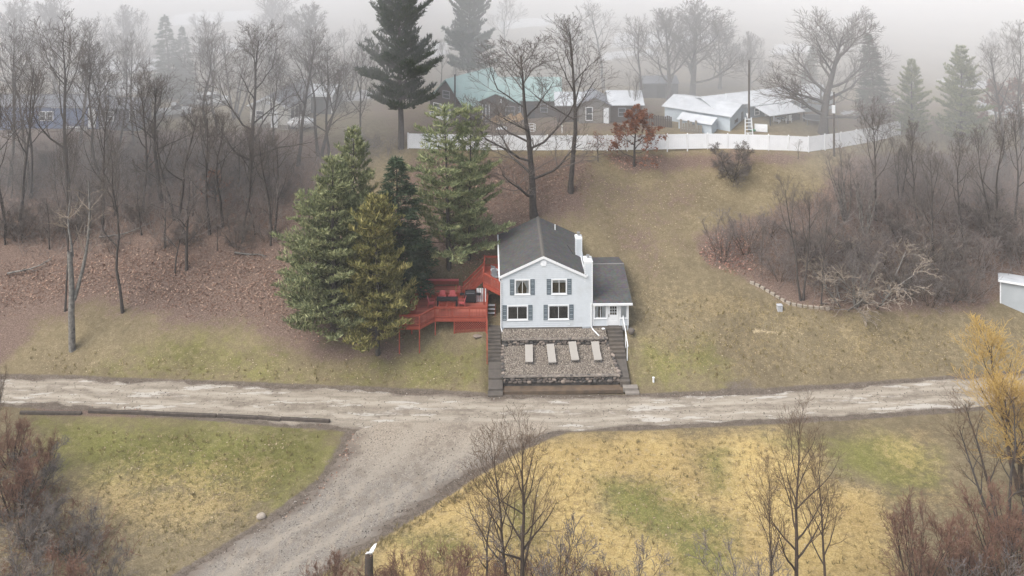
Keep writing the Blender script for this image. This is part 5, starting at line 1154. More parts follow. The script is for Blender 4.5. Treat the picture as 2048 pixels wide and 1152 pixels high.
# the pale broken snag
g_ = np.random.default_rng(5); T = [(grow_line(g_, np.array([0, 0, -.4]), np.array([0, 0, 1.]), 8.2, 8, .03, .05), np.linspace(.29, .2, 9), 8)]
T.append((grow_line(g_, np.array([.12, 0, 3.9]), np.array([.22, .1, 1.]), 9.5, 8, .05, .03), np.linspace(.17, .05, 9), 6)); T.append((grow_line(g_, np.array([-.05, .1, 7.3]), np.array([-.1, .1, 1.]), 4.5, 6, .09, .05), np.linspace(.12, .03, 7), 5)); Cn = []
for k in range(26):
    P0 = T[1 + k % 2][0]; i = g_.integers(3, len(P0)-1); Q = grow_line(g_, P0[i], side_dir(g_, unit(P0[i]-P0[i-1]), 1.0), g_.uniform(.8, 2.4), 4, .2, .02); Cn.append((Q, np.linspace(.035, .012, 5), 3))
    for j in range(4): Cn.append((grow_line(g_, Q[2+j % 3], side_dir(g_, unit(Q[2]-Q[1]), .9), g_.uniform(.4, 1.0), 3, .2, .05), np.linspace(.016, .008, 4), 3))
make_proto('snag', 'broken_snag', T, Cn, 'bark_pale', 'twig_pale', 13)

def needles(name, P, D, mat, g, blades, length, width, spread):
    """tufts of needle blades at points P pointing along D"""
    n = len(P); k = blades; d = np.repeat(D, k, 0)+g.normal(0, spread, (n*k, 3)); d /= np.linalg.norm(d, axis=1, keepdims=True)
    p = np.repeat(P, k, 0)+g.normal(0, .05, (n*k, 3)); s = np.cross(d, g.normal(0, 1, (n*k, 3))); s /= np.linalg.norm(s, axis=1, keepdims=True)+1e-9
    L = (length*g.uniform(.6, 1.2, n*k))[:, None]; w = width*g.uniform(.7, 1.2, n*k)[:, None]
    V = np.stack([p-s*w*.4, p+s*w*.4, p+d*L*.7+s*w, p+d*L], 1); V[:, 2] = p+d*L*.6+s*w*.5; V[:, 3] = p+d*L-s*w*.15
    return np_mesh(name, V.reshape(-1, 3), np.arange(n*k*4).reshape(-1, 4), mat, False)
def conifer(key, name, mat, bark, H, r0, W, seed, base=.08, gap=.55, nb=6, rise=18, droop=0., dens=1., blades=7, bl=.28, bw=.045, shape=.8, top=1., clump=.5, stems=((0, 0, 1.),), irregular=.25):
    g = np.random.default_rng(seed); br, P_, D_ = [], [], []
    for sx, sy, sh in stems:
        h = H*sh; tr = grow_line(g, np.array([sx, sy, -.4]), np.array([0, 0, 1.]), h+.3, 12, .02, .05); br.append((tr, r0*(1-.93*np.linspace(0, 1, 13)), 7)); z = h*base; az = g.uniform(0, 6)
        while z < h*.985:
            t = (z/h-base)/(1-base); w = W*((1-t)**shape)*(1-.35*math.exp(-t*9))*g.uniform(1-irregular, 1+irregular*.7)+.12
            n_ = max(3, int(nb*(1-.35*t)))
            for b in range(n_):
                az += 6.283/n_+g.normal(0, .25); L = w*g.uniform(.7, 1.12); e = math.radians(rise*(1+1.6*t)+g.normal(0, 6)); d = np.array([math.cos(az)*math.cos(e), math.sin(az)*math.cos(e), math.sin(e)])
                i = min(int(z/h*12), 11); p0 = tr[i]+(tr[i+1]-tr[i])*(z/h*12-i); p0 = np.array([p0[0], p0[1], z+g.uniform(-.1, .1)]); Q = grow_line(g, p0, d, L, 5, .05, .07-droop)
                br.append((Q, np.linspace(max(.012, r0*.16*(1-t)+.01), .008, 6), 3)); m = max(2, int(L/.30*dens)); side = np.cross(d, [0, 0, 1]); side /= np.linalg.norm(side)+1e-9
                for j in range(m):
                    s_ = .22+.78*(j+.5)/m; q = Q[min(int(s_*5), 4)]*(1-(s_*5) % 1)+Q[min(int(s_*5)+1, 5)]*((s_*5) % 1); sg = 1 if j % 2 else -1; l2 = (.25+.36*L*(1.05-s_))*g.uniform(.7, 1.2)
                    d2 = unit(unit(Q[-1]-Q[0])*.75+side*sg*.8+np.array([0, 0, .12-droop*1.5])+g.normal(0, .12, 3)); k2 = max(2, int(l2/.16*dens))
                    for u in np.linspace(.2, 1, k2): P_.append(q+d2*l2*u); D_.append(unit(d2*.6+np.array([0, 0, clump-droop])))
                for u in (.55, .7, .85, 1.): P_.append(Q[0]+(Q[-1]-Q[0])*u if u < 1 else Q[-1]); D_.append(unit(d*.6+np.array([0, 0, clump])))
            z += gap*g.uniform(.8, 1.2)*(1-.35*t)
        for u in np.linspace(.0, .6, 6): P_.append(np.array([tr[-1][0], tr[-1][1], h-.0-u])); D_.append(np.array([0, 0, 1.]))
    cr = needles('crown', np.array(P_), np.array(D_), M[mat], g, blades, bl, bw, .42); PROTO[key] = (name, tube_mesh('trunk', br, M[bark]), cr, H, None)
conifer('pine_a', 'white_pine', 'pine_green', 'bark', 17, .3, 5.4, 71, base=.05, gap=.8, nb=7, rise=10, dens=1.0, blades=6, bl=.42, bw=.085, clump=.6, shape=.58, irregular=.5)
conifer('pine_b', 'yellow_pine', 'pine_yellow', 'bark', 13, .2, 4.1, 73, base=.1, gap=.6, nb=7, rise=14, dens=1.05, blades=6, bl=.38, bw=.085, clump=.8, shape=.66, irregular=.4)
conifer('pine_c', 'white_pine', 'pine_light', 'bark', 15, .2, 4.4, 75, base=.1, gap=.9, nb=6, rise=8, dens=1.0, blades=6, bl=.38, bw=.07, clump=.5, shape=.5, irregular=.5)
conifer('spruce', 'dark_spruce', 'spruce', 'bark', 14, .22, 3.4, 77, base=.04, gap=.45, nb=8, rise=-6, droop=.07, dens=1., blades=5, bl=.34, bw=.075, clump=.1, shape=.8, irregular=.22)
conifer('pine_d', 'tall_white_pine', 'pine_dark', 'bark', 21, .42, 6.2, 79, base=.22, gap=.95, nb=8, rise=16, dens=.85, blades=6, bl=.55, bw=.12, clump=.7, shape=.42, irregular=.5)
# rust-leaved oak: a bare crown that kept its leaves
t_, c_ = bare_tree(83, H=7, r0=.13, fork=.2, limbs=11, spread=.42, ang=(35, 75), up=.05, kids=(5, 4, 2), rmin=.01)
g_ = np.random.default_rng(8); ends = np.array([c[0][-1] for c in c_]+[c[0][len(c[0])//2] for c in c_]); ends = ends[g_.random(len(ends)) < .8]
lf = needles('leaves', ends, g_.normal(0, 1, ends.shape)-np.array([0, 0, .5]), M['rust'], g_, 5, .2, .075, .8)
make_proto('rust', 'rust_leaved_oak', t_, c_, 'bark', 'twig', 7, lf)
lf2 = needles('leaves', ends[::6], g_.normal(0, 1, ends[::6].shape)-np.array([0, 0, .5]), M['rust'], g_, 4, .2, .075, .8)
make_proto('rustsap', 'sapling', t_, c_, 'bark', 'twig_mauve', 7, lf2)

def plant(kind, p, h, label, cat='tree', group=None, rz=None, wide=1., lean=(0, 0), tag_name=None):
    nm, tr, cr, H, extra = PROTO[kind]; k = h/H
    o = thing(tag_name or nm, label, cat, p, 0, group); o.scale = (k*wide, k*wide, k)
    o.rotation_euler = (math.radians(lean[0]), math.radians(lean[1]), R.uniform(0, 6.28) if rz is None else rz); o.rotation_mode = 'XYZ'
    if lean != (0, 0): o.rotation_mode = 'ZXY' if False else 'XYZ'
    link_mesh('trunk', tr, o); link_mesh('crown', cr, o)
    if extra: link_mesh('leaves', extra, o)
    return o
def tree(kind, px, py, top, label, **kw):
    p = ground_point(px, py); return plant(kind, p, up_to(p, top), label, **kw)

# conifers
tree('pine_a', 668, 672, 322, 'large blue-green white pine at the left of the conifer group, standing on the lawn edge', wide=1.2, rz=.4)
tree('pine_c', 622, 640, 380, 'grey-green pine at the far left of the conifer group, half behind the large one', wide=1.15, rz=1.9)
tree('pine_a', 708, 585, 262, 'white pine rising behind the large blue-green pine, its pointed top nearest the woods', wide=1., rz=2.2)
tree('pine_b', 756, 708, 392, 'yellow-green pine in front of the conifer group, bare trunk foot showing on the lawn', wide=1.12, rz=1.)
tree('spruce', 800, 600, 306, 'dark narrow spruce squeezed between the yellow-green pine and the light pines', wide=1.3, rz=2.)
tree('pine_c', 898, 535, 215, 'light green pine with a slim visible trunk, left of the close pair by the house', wide=1.25, rz=.6)
tree('pine_c', 938, 520, 212, 'light green pine nearest the house roof, right of the close pair', wide=.88, rz=3.1)
tree('pine_d', 802, 296, -62, 'very tall dark pine with bare lower trunks behind the left end of the white fence', rz=.9, wide=.95)
tree('pine_d', 938, 196, -48, 'tall pine fading into mist behind the teal roofs', rz=2.7, wide=.95)
tree('spruce', 340, 196, 32, 'misty dark spruce behind the woods, right of the blue mobile home', wide=1.15, rz=.3)
tree('spruce', 372, 188, 52, 'slimmer misty spruce just right of the larger one behind the woods', wide=.9, rz=1.3)
tree('spruce', 1748, 238, 66, 'dark conifer right of the great spreading oak, by the end of the white roofs', wide=1.05, rz=.8)
tree('spruce', 1618, 178, 92, 'misty conifer directly behind the great spreading oak', wide=1.2, rz=2.8)
tree('pine_a', 1824, 272, 122, 'pale misty pine, the left one of the pair above the right-hand thicket', wide=1.05, rz=1.7)
tree('pine_a', 1922, 284, 96, 'pale misty pine, the right and taller one of the pair above the thicket', wide=1.15, rz=5.)
# single trees behind the house and beyond the fence
tree('oak2', 1069, 436, 48, 'large dark bare oak directly behind the house roof, its low limbs crossing the fence', rz=2.2, wide=1.5)
tree('slim', 1141, 384, 8, 'tall slim bare tree standing on the leafy bank right of the oak behind the house', rz=.5, wide=1.45)
tree('rust', 1268, 332, 208, 'small oak holding rust-brown leaves in front of the white fence', rz=.3, wide=1.2)
tree('rustsap', 1196, 322, 262, 'thin sapling with few rust leaves before the fence, left of the rust-leaved oak', rz=1.3, wide=1.2)
tree('oak', 1645, 266, 30, 'great spreading bare oak in front of the white roofs, behind the fence corner', rz=1., wide=1.25)
tree('round', 1386, 196, 6, 'broad round-crowned bare tree behind the pale blue building', rz=.2, wide=1.5)
tree('round', 1338, 204, 20, 'second round-crowned bare tree, left of the broad one behind the pale blue building', rz=2.2, wide=1.2)
tree('fork', 1284, 214, -14, 'forked bare tree behind the brown bungalow', rz=1.2)
tree('slim', 1208, 178, -10, 'slender misty tree above the bungalow roof', rz=2.2, wide=1.6)
tree('multi', 1150, 170, 4, 'misty many-stemmed tree right of the teal roofs', rz=.2)
tree('tall2', 1017, 142, -20, 'faint bare tree in thick mist between the tall pine and the teal roofs', rz=.9)
tree('round', 1500, 186, 66, 'misty bushy tree behind the tall dark utility pole', rz=.9, wide=.75)
tree('round', 1440, 178, 44, 'misty bare tree between the round-crowned tree and the utility pole', rz=1.9, wide=1.1)
tree('multi', 1268, 240, 120, 'thin many-stemmed bare tree at the right end of the brown bungalow', rz=2.9, wide=.8)
tree('slim', 2012, 330, 64, 'tall bare tree at the right edge above the white shed', rz=2., wide=1.3)
tree('tall1', 2046, 300, 40, 'bare tree cut by the right edge of the picture, in the mist', rz=.4)
tree('rust', 1992, 262, 158, 'misty reddish tree right of the pale pines', rz=.8, wide=1.2)
tree('rust', 2046, 276, 150, 'misty reddish tree at the right edge beyond the pines', rz=2.8, wide=1.2)
tree('tall2', 1990, 190, 56, 'very faint tree in the mist at the right, beyond the reddish tree', rz=.4)
tree('densebush', 1465, 357, 268, 'dense dark round bush on the bank in front of the white fence', cat='bush', rz=.2, wide=1.25)
tree('sapling', 1596, 318, 272, 'small bare sapling touching the white fence near its corner', rz=.2, wide=1.3)
tree('slim', 880, 196, 70, 'thin bare tree behind the dark gable of the teal-roofed house', rz=.2)
tree('tall2', 908, 205, 120, 'small bare tree by the stove pipe of the teal-roofed house', rz=2.)
# woods on the left: each with its own place and look
WOODS = [('tall1', 18, 372, 40, 'tall bare tree at the far left, at the left end of the blue mobile home', 1.), ('fork', 62, 392, 30, 'forked bare tree left of the blue mobile home window pair', .9),
 ('tall1', 140, 402, 18, 'stout grey tree over the middle of the blue mobile home', 1.1),
 ('tall2', 205, 385, 64, 'leaning bare tree in front of the white door panel of the mobile home', 1.1),
 ('fork', 228, 330, 40, 'dark-crowned forked tree by the right end of the blue wall', 1.1), ('tall1', 285, 424, 120, 'dark straight tree low on the wooded slope, below the spruce', .9),
 ('tall1', 268, 290, 60, 'bare tree just right of the blue mobile home', .9), ('slim', 322, 402, 118, 'slim bare tree leaning right, in front of the misty spruces', 1.3),
 ('tall2', 404, 312, 62, 'crooked dark trunk standing in front of the pale drive', 1.2), ('fork', 352, 440, 150, 'forked tree with low limbs in the middle of the wooded slope', .9),
 ('oak2', 497, 392, 18, 'stout bare tree in front of the cream house gable, limbs spreading low', .85), ('tall2', 534, 330, 96, 'thin bare tree at the right side of the cream gable', .9),
 ('sapling', 600, 268, 150, 'thin bare tree before the covered boat', 1.), ('fork', 640, 312, 40, 'forked bare tree before the dark garage', 1.1),
 ('tall1', 662, 330, 92, 'leaning bare tree between the dark garage and the tall dark pine', 1.), ('fork', 548, 470, 196, 'dark forked tree on the slope left of the conifer group', .8),
 ('slim', 596, 330, 36, 'slim tall tree left of the covered boat', 1.1), ('tall1', 718, 300, 84, 'bare tree immediately left of the tall dark pine', .8),
 ('tall2', 444, 452, 210, 'crooked bare tree among rust leaves on the slope', 1.), ('tall1', 420, 468, 190, 'dark straight trunk left of the crooked tree among rust leaves', .7),
 ('tall1', 130, 622, 232, 'dark slender tree just behind the pale broken snag', .5), ('tall2', 246, 624, 258, 'dark bare tree with a swollen foot, right of the pale snag at the lawn edge', .9),
 ('tall2', 12, 470, 150, 'dark tree at the left edge halfway up the slope', .9), ('slim', 40, 440, 120, 'slim dark tree just inside the left edge on the slope', 1.1),
 ('tall1', 205, 470, 168, 'dark tree above and left of the swollen-footed tree', .8), ('tall2', 488, 455, 244, 'straight dark tree on the slope below the cream house', .8),
 ('sapling', 372, 540, 320, 'bare sapling at the lower edge of the slope brush', 1.1), ('sapling2', 350, 548, 372, 'crooked grey stub tree at the lower edge of the slope brush', .8),
 ('slim', 160, 290, 20, 'slim tree behind the blue roof', 1.3), ('tall2', 438, 270, 30, 'bare tree behind the pale drive', 1.1), ('multi', 470, 236, 10, 'misty many-stemmed tree left of the cream house roof', 1.),
 ('round', 620, 200, 10, 'misty round tree behind the dark garage roof', .9), ('multi', 700, 200, 12, 'misty many-stemmed tree left of the tall dark pine', .9), ('round', 30, 200, 2, 'misty dense tree in the top left corner', 1.), ('round', 110, 190, -6, 'misty broad tree above the left end of the blue roof', 1.), ('multi', 190, 186, -2, 'misty many-stemmed tree above the blue roof', 1.), ('round', 250, 178, 14, 'misty rounded tree left of the spruces', .9), ('multi', 420, 160, -10, 'faint tree in thick mist right of the spruces', .9), ('round', 540, 150, -16, 'very faint broad tree in the mist above the cream house', 1.)]
for k, px, py, top, lab, wd in WOODS: tree(k, px, py, top, lab, group='bare trees of the left woods', wide=wd*(1.0 if px < 300 else 1.25))
tree('snag', 145, 698, 372, 'pale-barked broken snag standing alone on the grass near the road', rz=.0)
tree('rustsap', 300, 372, 300, 'sapling with rust leaves in the brush left of the slope centre', wide=1.2); tree('rustsap', 432, 420, 330, 'sapling with rust leaves beside the crooked tree on the slope', wide=1.2)
# right-hand thicket
tree('fork', 1604, 600, 296, 'forked dark tree in the right thicket, above the curved stone border', wide=.8, rz=.1)
tree('slim', 1642, 612, 380, 'thin pale upright stem at the thicket edge, above the end of the stone border', wide=.7, tag_name='sapling'); tree('slim', 1524, 552, 440, 'thin pale stem at the left side of the thicket', wide=.6)
tree('clump', 1690, 440, 262, 'clump of pale grey stems in front of the fence bend', wide=1.2, rz=.3); tree('clump', 1730, 470, 300, 'second clump of grey stems, right of the first below the pole', wide=1.1, rz=1.3)
tree('clump', 1712, 612, 470, 'pale arching stems at the lower edge of the thicket', wide=1.2, rz=2.3)
tree('paleshrub', 1748, 602, 462, 'pale sprawling fallen crown with arching bare limbs in the thicket', cat='bush', wide=1.75, rz=.6); tree('paleshrub', 1690, 610, 486, 'pale drooping branches left of the sprawling fallen crown', cat='bush', wide=1.4, rz=2.6)
tree('shrub', 1445, 520, 408, 'tall many-stemmed shrub at the left tip of the thicket', cat='shrub', wide=.9, rz=.2); tree('shrub', 1492, 505, 388, 'grey shrub right behind the one at the left tip of the thicket', cat='shrub', wide=1., rz=1.2)
for q in (('tall1', 1752, 440, 190, 'dark trunk rising from the thicket right of the pole'), ('tall2', 1838, 460, 232, 'dark trunk in the thicket below the left pale pine'), ('tall1', 1868, 520, 280, 'dark tree in the middle of the right thicket'), ('tall2', 1930, 500, 250, 'dark tree below the right pale pine'),
          ('fork', 1985, 470, 170, 'forked dark tree above the white shed roof'), ('tall1', 2030, 440, 200, 'dark tree behind the white shed'), ('multi', 1800, 400, 236, 'dark many-stemmed tree by the end of the fence')): tree(*q, group='bare trees of the right thicket', wide=.85)
BUSH = [('shrub', 1560, 560, 480, 1.1, 'behind the upper end of the curved stone border'), ('darkshrub', 1610, 520, 430, 1.2, 'left of the forked thicket tree, above the stone border'), ('shrub', 1660, 560, 470, 1.2, 'above the end of the stone border, left of the pale limbs'), ('darkshrub', 1700, 520, 430, 1.2, 'between the grey stem clumps and the pale limbs'),
        ('shrub', 1760, 540, 440, 1.3, 'right behind the pale sprawling fallen crown'), ('darkshrub', 1810, 590, 500, 1.3, 'at the right tips of the pale fallen limbs'), ('shrub', 1860, 610, 520, 1.3, 'at the thicket foot, left of the white shed'), ('darkshrub', 1900, 600, 500, 1.2, 'second nearest to the white shed, left side'), ('shrub', 1940, 600, 510, 1.1, 'nearest to the white shed, on its left'),
        ('darkshrub', 1880, 540, 440, 1.3, 'in the middle of the thicket below the right pale pine'), ('shrub', 1950, 540, 430, 1.3, 'above and left of the white shed corner'), ('darkshrub', 1800, 480, 390, 1.3, 'below the left pale pine, high in the thicket'), ('shrub', 1900, 470, 370, 1.3, 'directly below the right pale pine'), ('darkshrub', 1980, 470, 360, 1.3, 'high above the white shed roof'), ('shrub', 1540, 470, 400, 1., 'at the left tip of the thicket, behind the tall shrubs'), ('darkshrub', 2040, 520, 400, 1.3, 'right behind the white shed'), ('shrub', 1840, 420, 340, 1.2, 'at the upper edge of the thicket, under the end of the fence')]
for k, px, py, top, wd, where in BUSH: tree(k, px, py, top, ('grey-brown bush ' if k == 'shrub' else 'dark bush ')+where, cat='bush', group='bushes of the right thicket', wide=wd)
SPOT = ['by the left picture edge', 'below the blue home window pair', 'above the pale broken snag', 'below the white door panel', 'above the swollen-footed tree', 'below the right end of the blue home', 'below the misty spruces', 'below the pale drive', 'below the crooked dark trunk', 'below the cream house gable', 'beside the conifer group']
KIND = [('shrub', 'mauve-grey bush', 'bush', 1.), ('darkshrub', 'dark twiggy bush', 'bush', 1.), ('sapling', 'straight grey sapling', 'sapling', 1.7), ('sapling2', 'crooked grey sapling', 'sapling', 1.7)]
for i in range(11):
    for q, (k, nm, ct, hf) in enumerate(KIND):
        hi = (i+q) % 2; px = -5+i*54+R.uniform(-18, 18)+q*4; py = R.uniform(335, 405) if hi else R.uniform(430, 505); h = R.uniform(50, 92)*hf
        tree(k, px, py, py-h, nm+(' high' if hi else ' low')+' on the left slope, '+SPOT[i], cat=ct, group='brush of the left slope', wide=R.uniform(.9, 1.3))
# foreground
tree('fore1', 1044, 1235, 800, 'foreground bare tree with a straight trunk, right one of the pair in the bottom centre', wide=1.05, rz=.5)
tree('fore2', 1012, 1225, 838, 'foreground bare tree leaning left, left one of the pair in the bottom centre', wide=1.15, rz=2.2, lean=(0, -4))
tree('fore1', 1592, 1235, 796, 'foreground bare tree with the tallest crown on the yellow grass', wide=.95, rz=3.3, lean=(0, -1))
tree('fore2', 1545, 1230, 905, 'thin foreground tree leaning left of the tall one on the yellow grass', wide=.8, rz=.3, lean=(0, -6))
tree('fore2', 1650, 1225, 880, 'foreground bare tree right of the tall one, two main stems', wide=1.0, rz=1.3, lean=(0, 3))
tree('fan', 2012, 1085, 742, 'fan-shaped many-stemmed bare tree at the lower right edge', wide=1.25, rz=.3)
tree('gold', 2044, 985, 652, 'golden-twigged willow at the right edge beside the road', wide=1.6, rz=.3)
tree('sapling', 972, 1190, 960, 'thin brown sapling left of the foreground pair', wide=1.2, rz=.3, tag_name='sapling')
FS = [('redshrub', 1835, 1190, 960, 1., 'red-brown shrub at the bottom right, left of the fan-shaped tree'), ('redshrub', 1930, 1190, 1000, 1.1, 'red-brown shrub at the foot of the fan-shaped tree'), ('redshrub', 2020, 1170, 930, 1.1, 'dense red-brown shrub in the bottom right corner'), ('shrub', 1975, 1240, 1060, 1.2, 'dark twiggy shrub in the bottom right corner'),
      ('shrub', 1100, 1220, 985, 1., 'brown shrub just right of the foreground pair'), ('shrub', 1262, 1220, 1050, 1.1, 'small brown shrub at the bottom edge on the yellow grass'), ('redshrub', 900, 1230, 1060, 1.2, 'reddish low shrub left of the foreground pair at the bottom edge'), ('redshrub', 800, 1230, 1085, 1.1, 'reddish low shrub right of the dark post at the bottom edge'), ('redshrub', 660, 1230, 1080, 1., 'reddish low shrub left of the dark post at the bottom edge'), ('redshrub', 1010, 1240, 1090, 1.2, 'reddish low shrub under the foreground pair'),
      ('redshrub', 1180, 1250, 1100, 1.2, 'reddish low shrub between the two brown shrubs at the bottom edge'), ('shrub', 1500, 1230, 1040, 1.1, 'thin brown shrub left of the tall tree on the yellow grass'),
      ('fan', -20, 880, 715, .7, 'bare many-stemmed tree cut by the left edge beside the road'), ('redshrub', 22, 930, 812, 1.3, 'red-brown shrub at the left edge below the timbers'), ('redshrub', 30, 1030, 870, 1.4, 'tall red-brown shrub at the left edge, middle of the mass'), ('darkshrub', 70, 985, 870, 1.2, 'dark twiggy shrub reaching over the grass at the left'),
      ('redshrub', 95, 940, 850, 1.0, 'red-brown shrub leaning over the grass, right of the left edge mass'), ('darkshrub', 60, 1090, 960, 1.3, 'dark shrub below the red-brown mass at the left edge'), ('paleshrub', 55, 1080, 990, 1.1, 'pale dry shrub in the left bramble mass'), ('paleshrub', 40, 1160, 1050, 1.2, 'tan dry bramble heap at the lower left edge'), ('darkshrub', 150, 1110, 1000, 1.4, 'grey-leaved bramble at the lower left, edge of the grass'), ('darkshrub', 30, 1220, 1090, 1.5, 'dark bramble filling the bottom left corner'), ('redshrub', 120, 1240, 1090, 1.4, 'reddish bramble in the bottom left corner'), ('darkshrub', 205, 1180, 1090, 1.3, 'dark low bramble right of the grey-leaved one'), ('paleshrub', 235, 1190, 1110, 1., 'tan dry bramble at the bottom left, nearest the lane')]
for k, px, py, top, wd, lab in FS: tree(k, px, py, top, lab, cat='tree' if k == 'fan' else 'shrub', wide=wd)

# ------------------------------------------------------------------ what nobody could count: undergrowth, leaves, grass
def scatter_px(polys, n, g, soft=3.):
    out = []
    A = [np.array([tuple(ground_point(*q)[:2]) for q in p]) for p in polys]
    for a, m in zip(A, n):
        lo, hi = a.min(0), a.max(0); pts = np.zeros((0, 2))
        while len(pts) < m:
            q = g.uniform(lo, hi, (m*3, 2)); pts = np.concatenate([pts, q[seg_dist(q[:, 0], q[:, 1], [tuple(t) for t in a]) < 0]])
        pts = pts[:m]; d = -seg_dist(pts[:, 0], pts[:, 1], [tuple(t) for t in a]); out.append(pts[g.random(len(pts)) < np.clip(d/soft, .02, 1)] if soft else pts)
    return np.concatenate(out)
def undergrowth(polys, n, seed, mat, hmin=.6, hmax=2.2, lean=.5, twigs=1):
    g = np.random.default_rng(seed); p = scatter_px(polys, n, g); z = ground_z(p[:, 0], p[:, 1]); br = []
    for (x, y), zz in zip(p, z):
        h = g.uniform(hmin, hmax); Q = grow_line(g, np.array([x, y, zz-.05]), np.array([g.normal(0, lean), g.normal(0, lean), 1.]), h, 3, .25, -.05); br.append((Q, np.array([.022, .02, .016, .01]), 3))
        for j in (1, 2)*twigs: br.append((grow_line(g, Q[j]+(Q[j+1]-Q[j])*g.random(), side_dir(g, unit(Q[j+1]-Q[j]), .8), h*.5, 2, .2, 0), np.array([.016, .013, .008]), 3))
    return tag(link_mesh('undergrowth', tube_mesh('undergrowth', br, M[mat])), kind='stuff')
undergrowth([[(-60, 500), (120, 530), (300, 500), (560, 500), (600, 430), (690, 330), (560, 285), (200, 275), (-60, 290)], [(700, 330), (820, 320), (820, 285), (680, 270)]], [3600, 400], 3, 'twig_mauve')
undergrowth([[(1420, 530), (1500, 560), (1620, 612), (1960, 618), (2060, 560), (2060, 330), (1800, 300), (1690, 330), (1600, 400), (1480, 450)]], [3600], 4, 'twig_mauve', .6, 2.0)
undergrowth([[(-40, 860), (70, 850), (110, 960), (240, 1040), (300, 1110), (190, 1180), (-40, 1200)], [(620, 1160), (760, 1120), (900, 1110), (1180, 1110), (1180, 1200), (600, 1200)], [(1800, 1160), (1900, 1060), (2060, 1000), (2060, 1200), (1800, 1200)]], [1500, 900, 900], 5, 'twig_red', .4, 1.3)
undergrowth([[(1500, 540), (1640, 600), (1960, 612), (2060, 560), (2060, 300), (1800, 290), (1700, 320), (1620, 420)]], [750], 14, 'twig_mauve', 2.2, 5.0, .35, 2)
undergrowth([[(1640, 560), (1680, 612), (1860, 612), (1960, 560), (1900, 460), (1700, 470)]], [420], 16, 'twig_pale', 1.6, 3.6, 1.1, 1)
undergrowth([[(-40, 900), (60, 960), (160, 1000), (250, 1060), (240, 1150), (-40, 1150)]], [420], 18, 'twig_pale', .4, 1.2, .8, 1)
undergrowth([[(-60, 440), (200, 480), (560, 450), (600, 330), (560, 290), (200, 285), (-60, 300)]], [800], 15, 'twig_mauve', 2.2, 5.0, .35, 2)
def flakes(name, polys, n, seed, mat, size, lift=.02, flat=.35):
    g = np.random.default_rng(seed); p = scatter_px(polys, n, g); k = len(p); z = ground_z(p[:, 0], p[:, 1])+lift; a = g.uniform(0, 6.28, k); s = g.uniform(*size, k)
    u = np.stack([np.cos(a), np.sin(a), g.normal(0, flat, k)], 1)*s[:, None]; v = np.stack([-np.sin(a), np.cos(a), g.normal(0, flat, k)], 1)*(s*g.uniform(.45, .8, k))[:, None]; c = np.stack([p[:, 0], p[:, 1], z+np.abs(u[:, 2])*.8], 1)
    return tag(link_mesh(name, np_mesh(name, np.stack([c-u-v*.3, c-v, c+u+v*.2, c+v], 1).reshape(-1, 3), np.arange(k*4).reshape(-1, 4), mat, False)), kind='stuff')
LEAF = leafy('fallen_leaf', [(.12, .066, .048), (.24, .148, .108), (.40, .29, .22)], 3)
LEAFP = leafy('pale_fallen_leaf', [(.22, .15, .09), (.40, .31, .20), (.5, .42, .28)], 3)
flakes('fallen_leaves', [[(-40, 650), (190, 600), (260, 625), (480, 650), (600, 690), (680, 640), (640, 480), (300, 480), (-40, 520)], [(830, 312), (1190, 312), (1200, 390), (1150, 430), (980, 480), (830, 500)], [(1385, 500), (1470, 450), (1560, 440), (1560, 590), (1500, 562), (1420, 530)], [(1560, 622), (1700, 618), (1960, 622), (1960, 600), (1700, 600)], [(60, 808), (180, 816), (420, 836), (640, 852), (640, 846), (420, 828), (180, 808)], [(700, 862), (735, 868), (700, 930), (640, 995), (560, 1050), (545, 1045), (640, 965)]], [19000, 7000, 3000, 1800, 900, 900], 6, LEAF, (.05, .13))
flakes('fallen_leaves', [[(1150, 320), (1600, 318), (1380, 470), (1380, 600), (1500, 650), (1960, 640), (1960, 740), (1500, 770), (1280, 770), (1260, 560), (1170, 430)], [(40, 690), (560, 700), (940, 700), (940, 780), (600, 770), (60, 745)], [(1060, 880), (1560, 870), (1640, 1000), (1700, 1140), (800, 1140), (960, 960)], [(120, 850), (640, 860), (600, 980), (420, 1080), (240, 1000)]], [5200, 3000, 1500, 1000], 7, LEAFP, (.03, .085))
flakes('fallen_leaves', [[(1385, 505), (1420, 470), (1500, 455), (1520, 540), (1470, 555), (1420, 535)], [(790, 690), (600, 690), (600, 670), (850, 660), (960, 560), (1000, 500), (960, 480), (900, 540), (840, 690)], [(1200, 305), (1340, 305), (1320, 345), (1220, 345)]], [4200, 2600, 1500], 17, leafy('red_fallen_leaf', [(.20, .095, .065), (.38, .20, .15), (.52, .34, .27)], 3), (.05, .13))
def tufts(polys, n, seed, mat, h=(.08, .2), w=.035):
    g = np.random.default_rng(seed); p = scatter_px(polys, n, g); z = ground_z(p[:, 0], p[:, 1]); P = np.stack([p[:, 0], p[:, 1], z], 1)
    me = needles('grass', P, np.repeat(np.array([[0, 0, 1.]]), len(P), 0), mat, g, 3, h[1], w, .55); return tag(link_mesh('grass', me), kind='stuff')
tufts([[(100, 850), (650, 862), (640, 960), (540, 1040), (330, 1160), (200, 1040)]], [6000], 8, leafy('green_grass', [(.13, .122, .042), (.21, .195, .068), (.30, .27, .11)], 1.5), h=(.06, .11), w=.03)
tufts([[(960, 960), (1110, 880), (1560, 868), (1780, 990), (1820, 1170), (720, 1170)], [(1270, 600), (1420, 580), (2040, 660), (2040, 740), (1500, 770), (1280, 770)]], [7000, 4500], 9, leafy('dry_grass', [(.26, .20, .085), (.40, .31, .13), (.55, .44, .21)], 1.5), h=(.06, .12), w=.03)

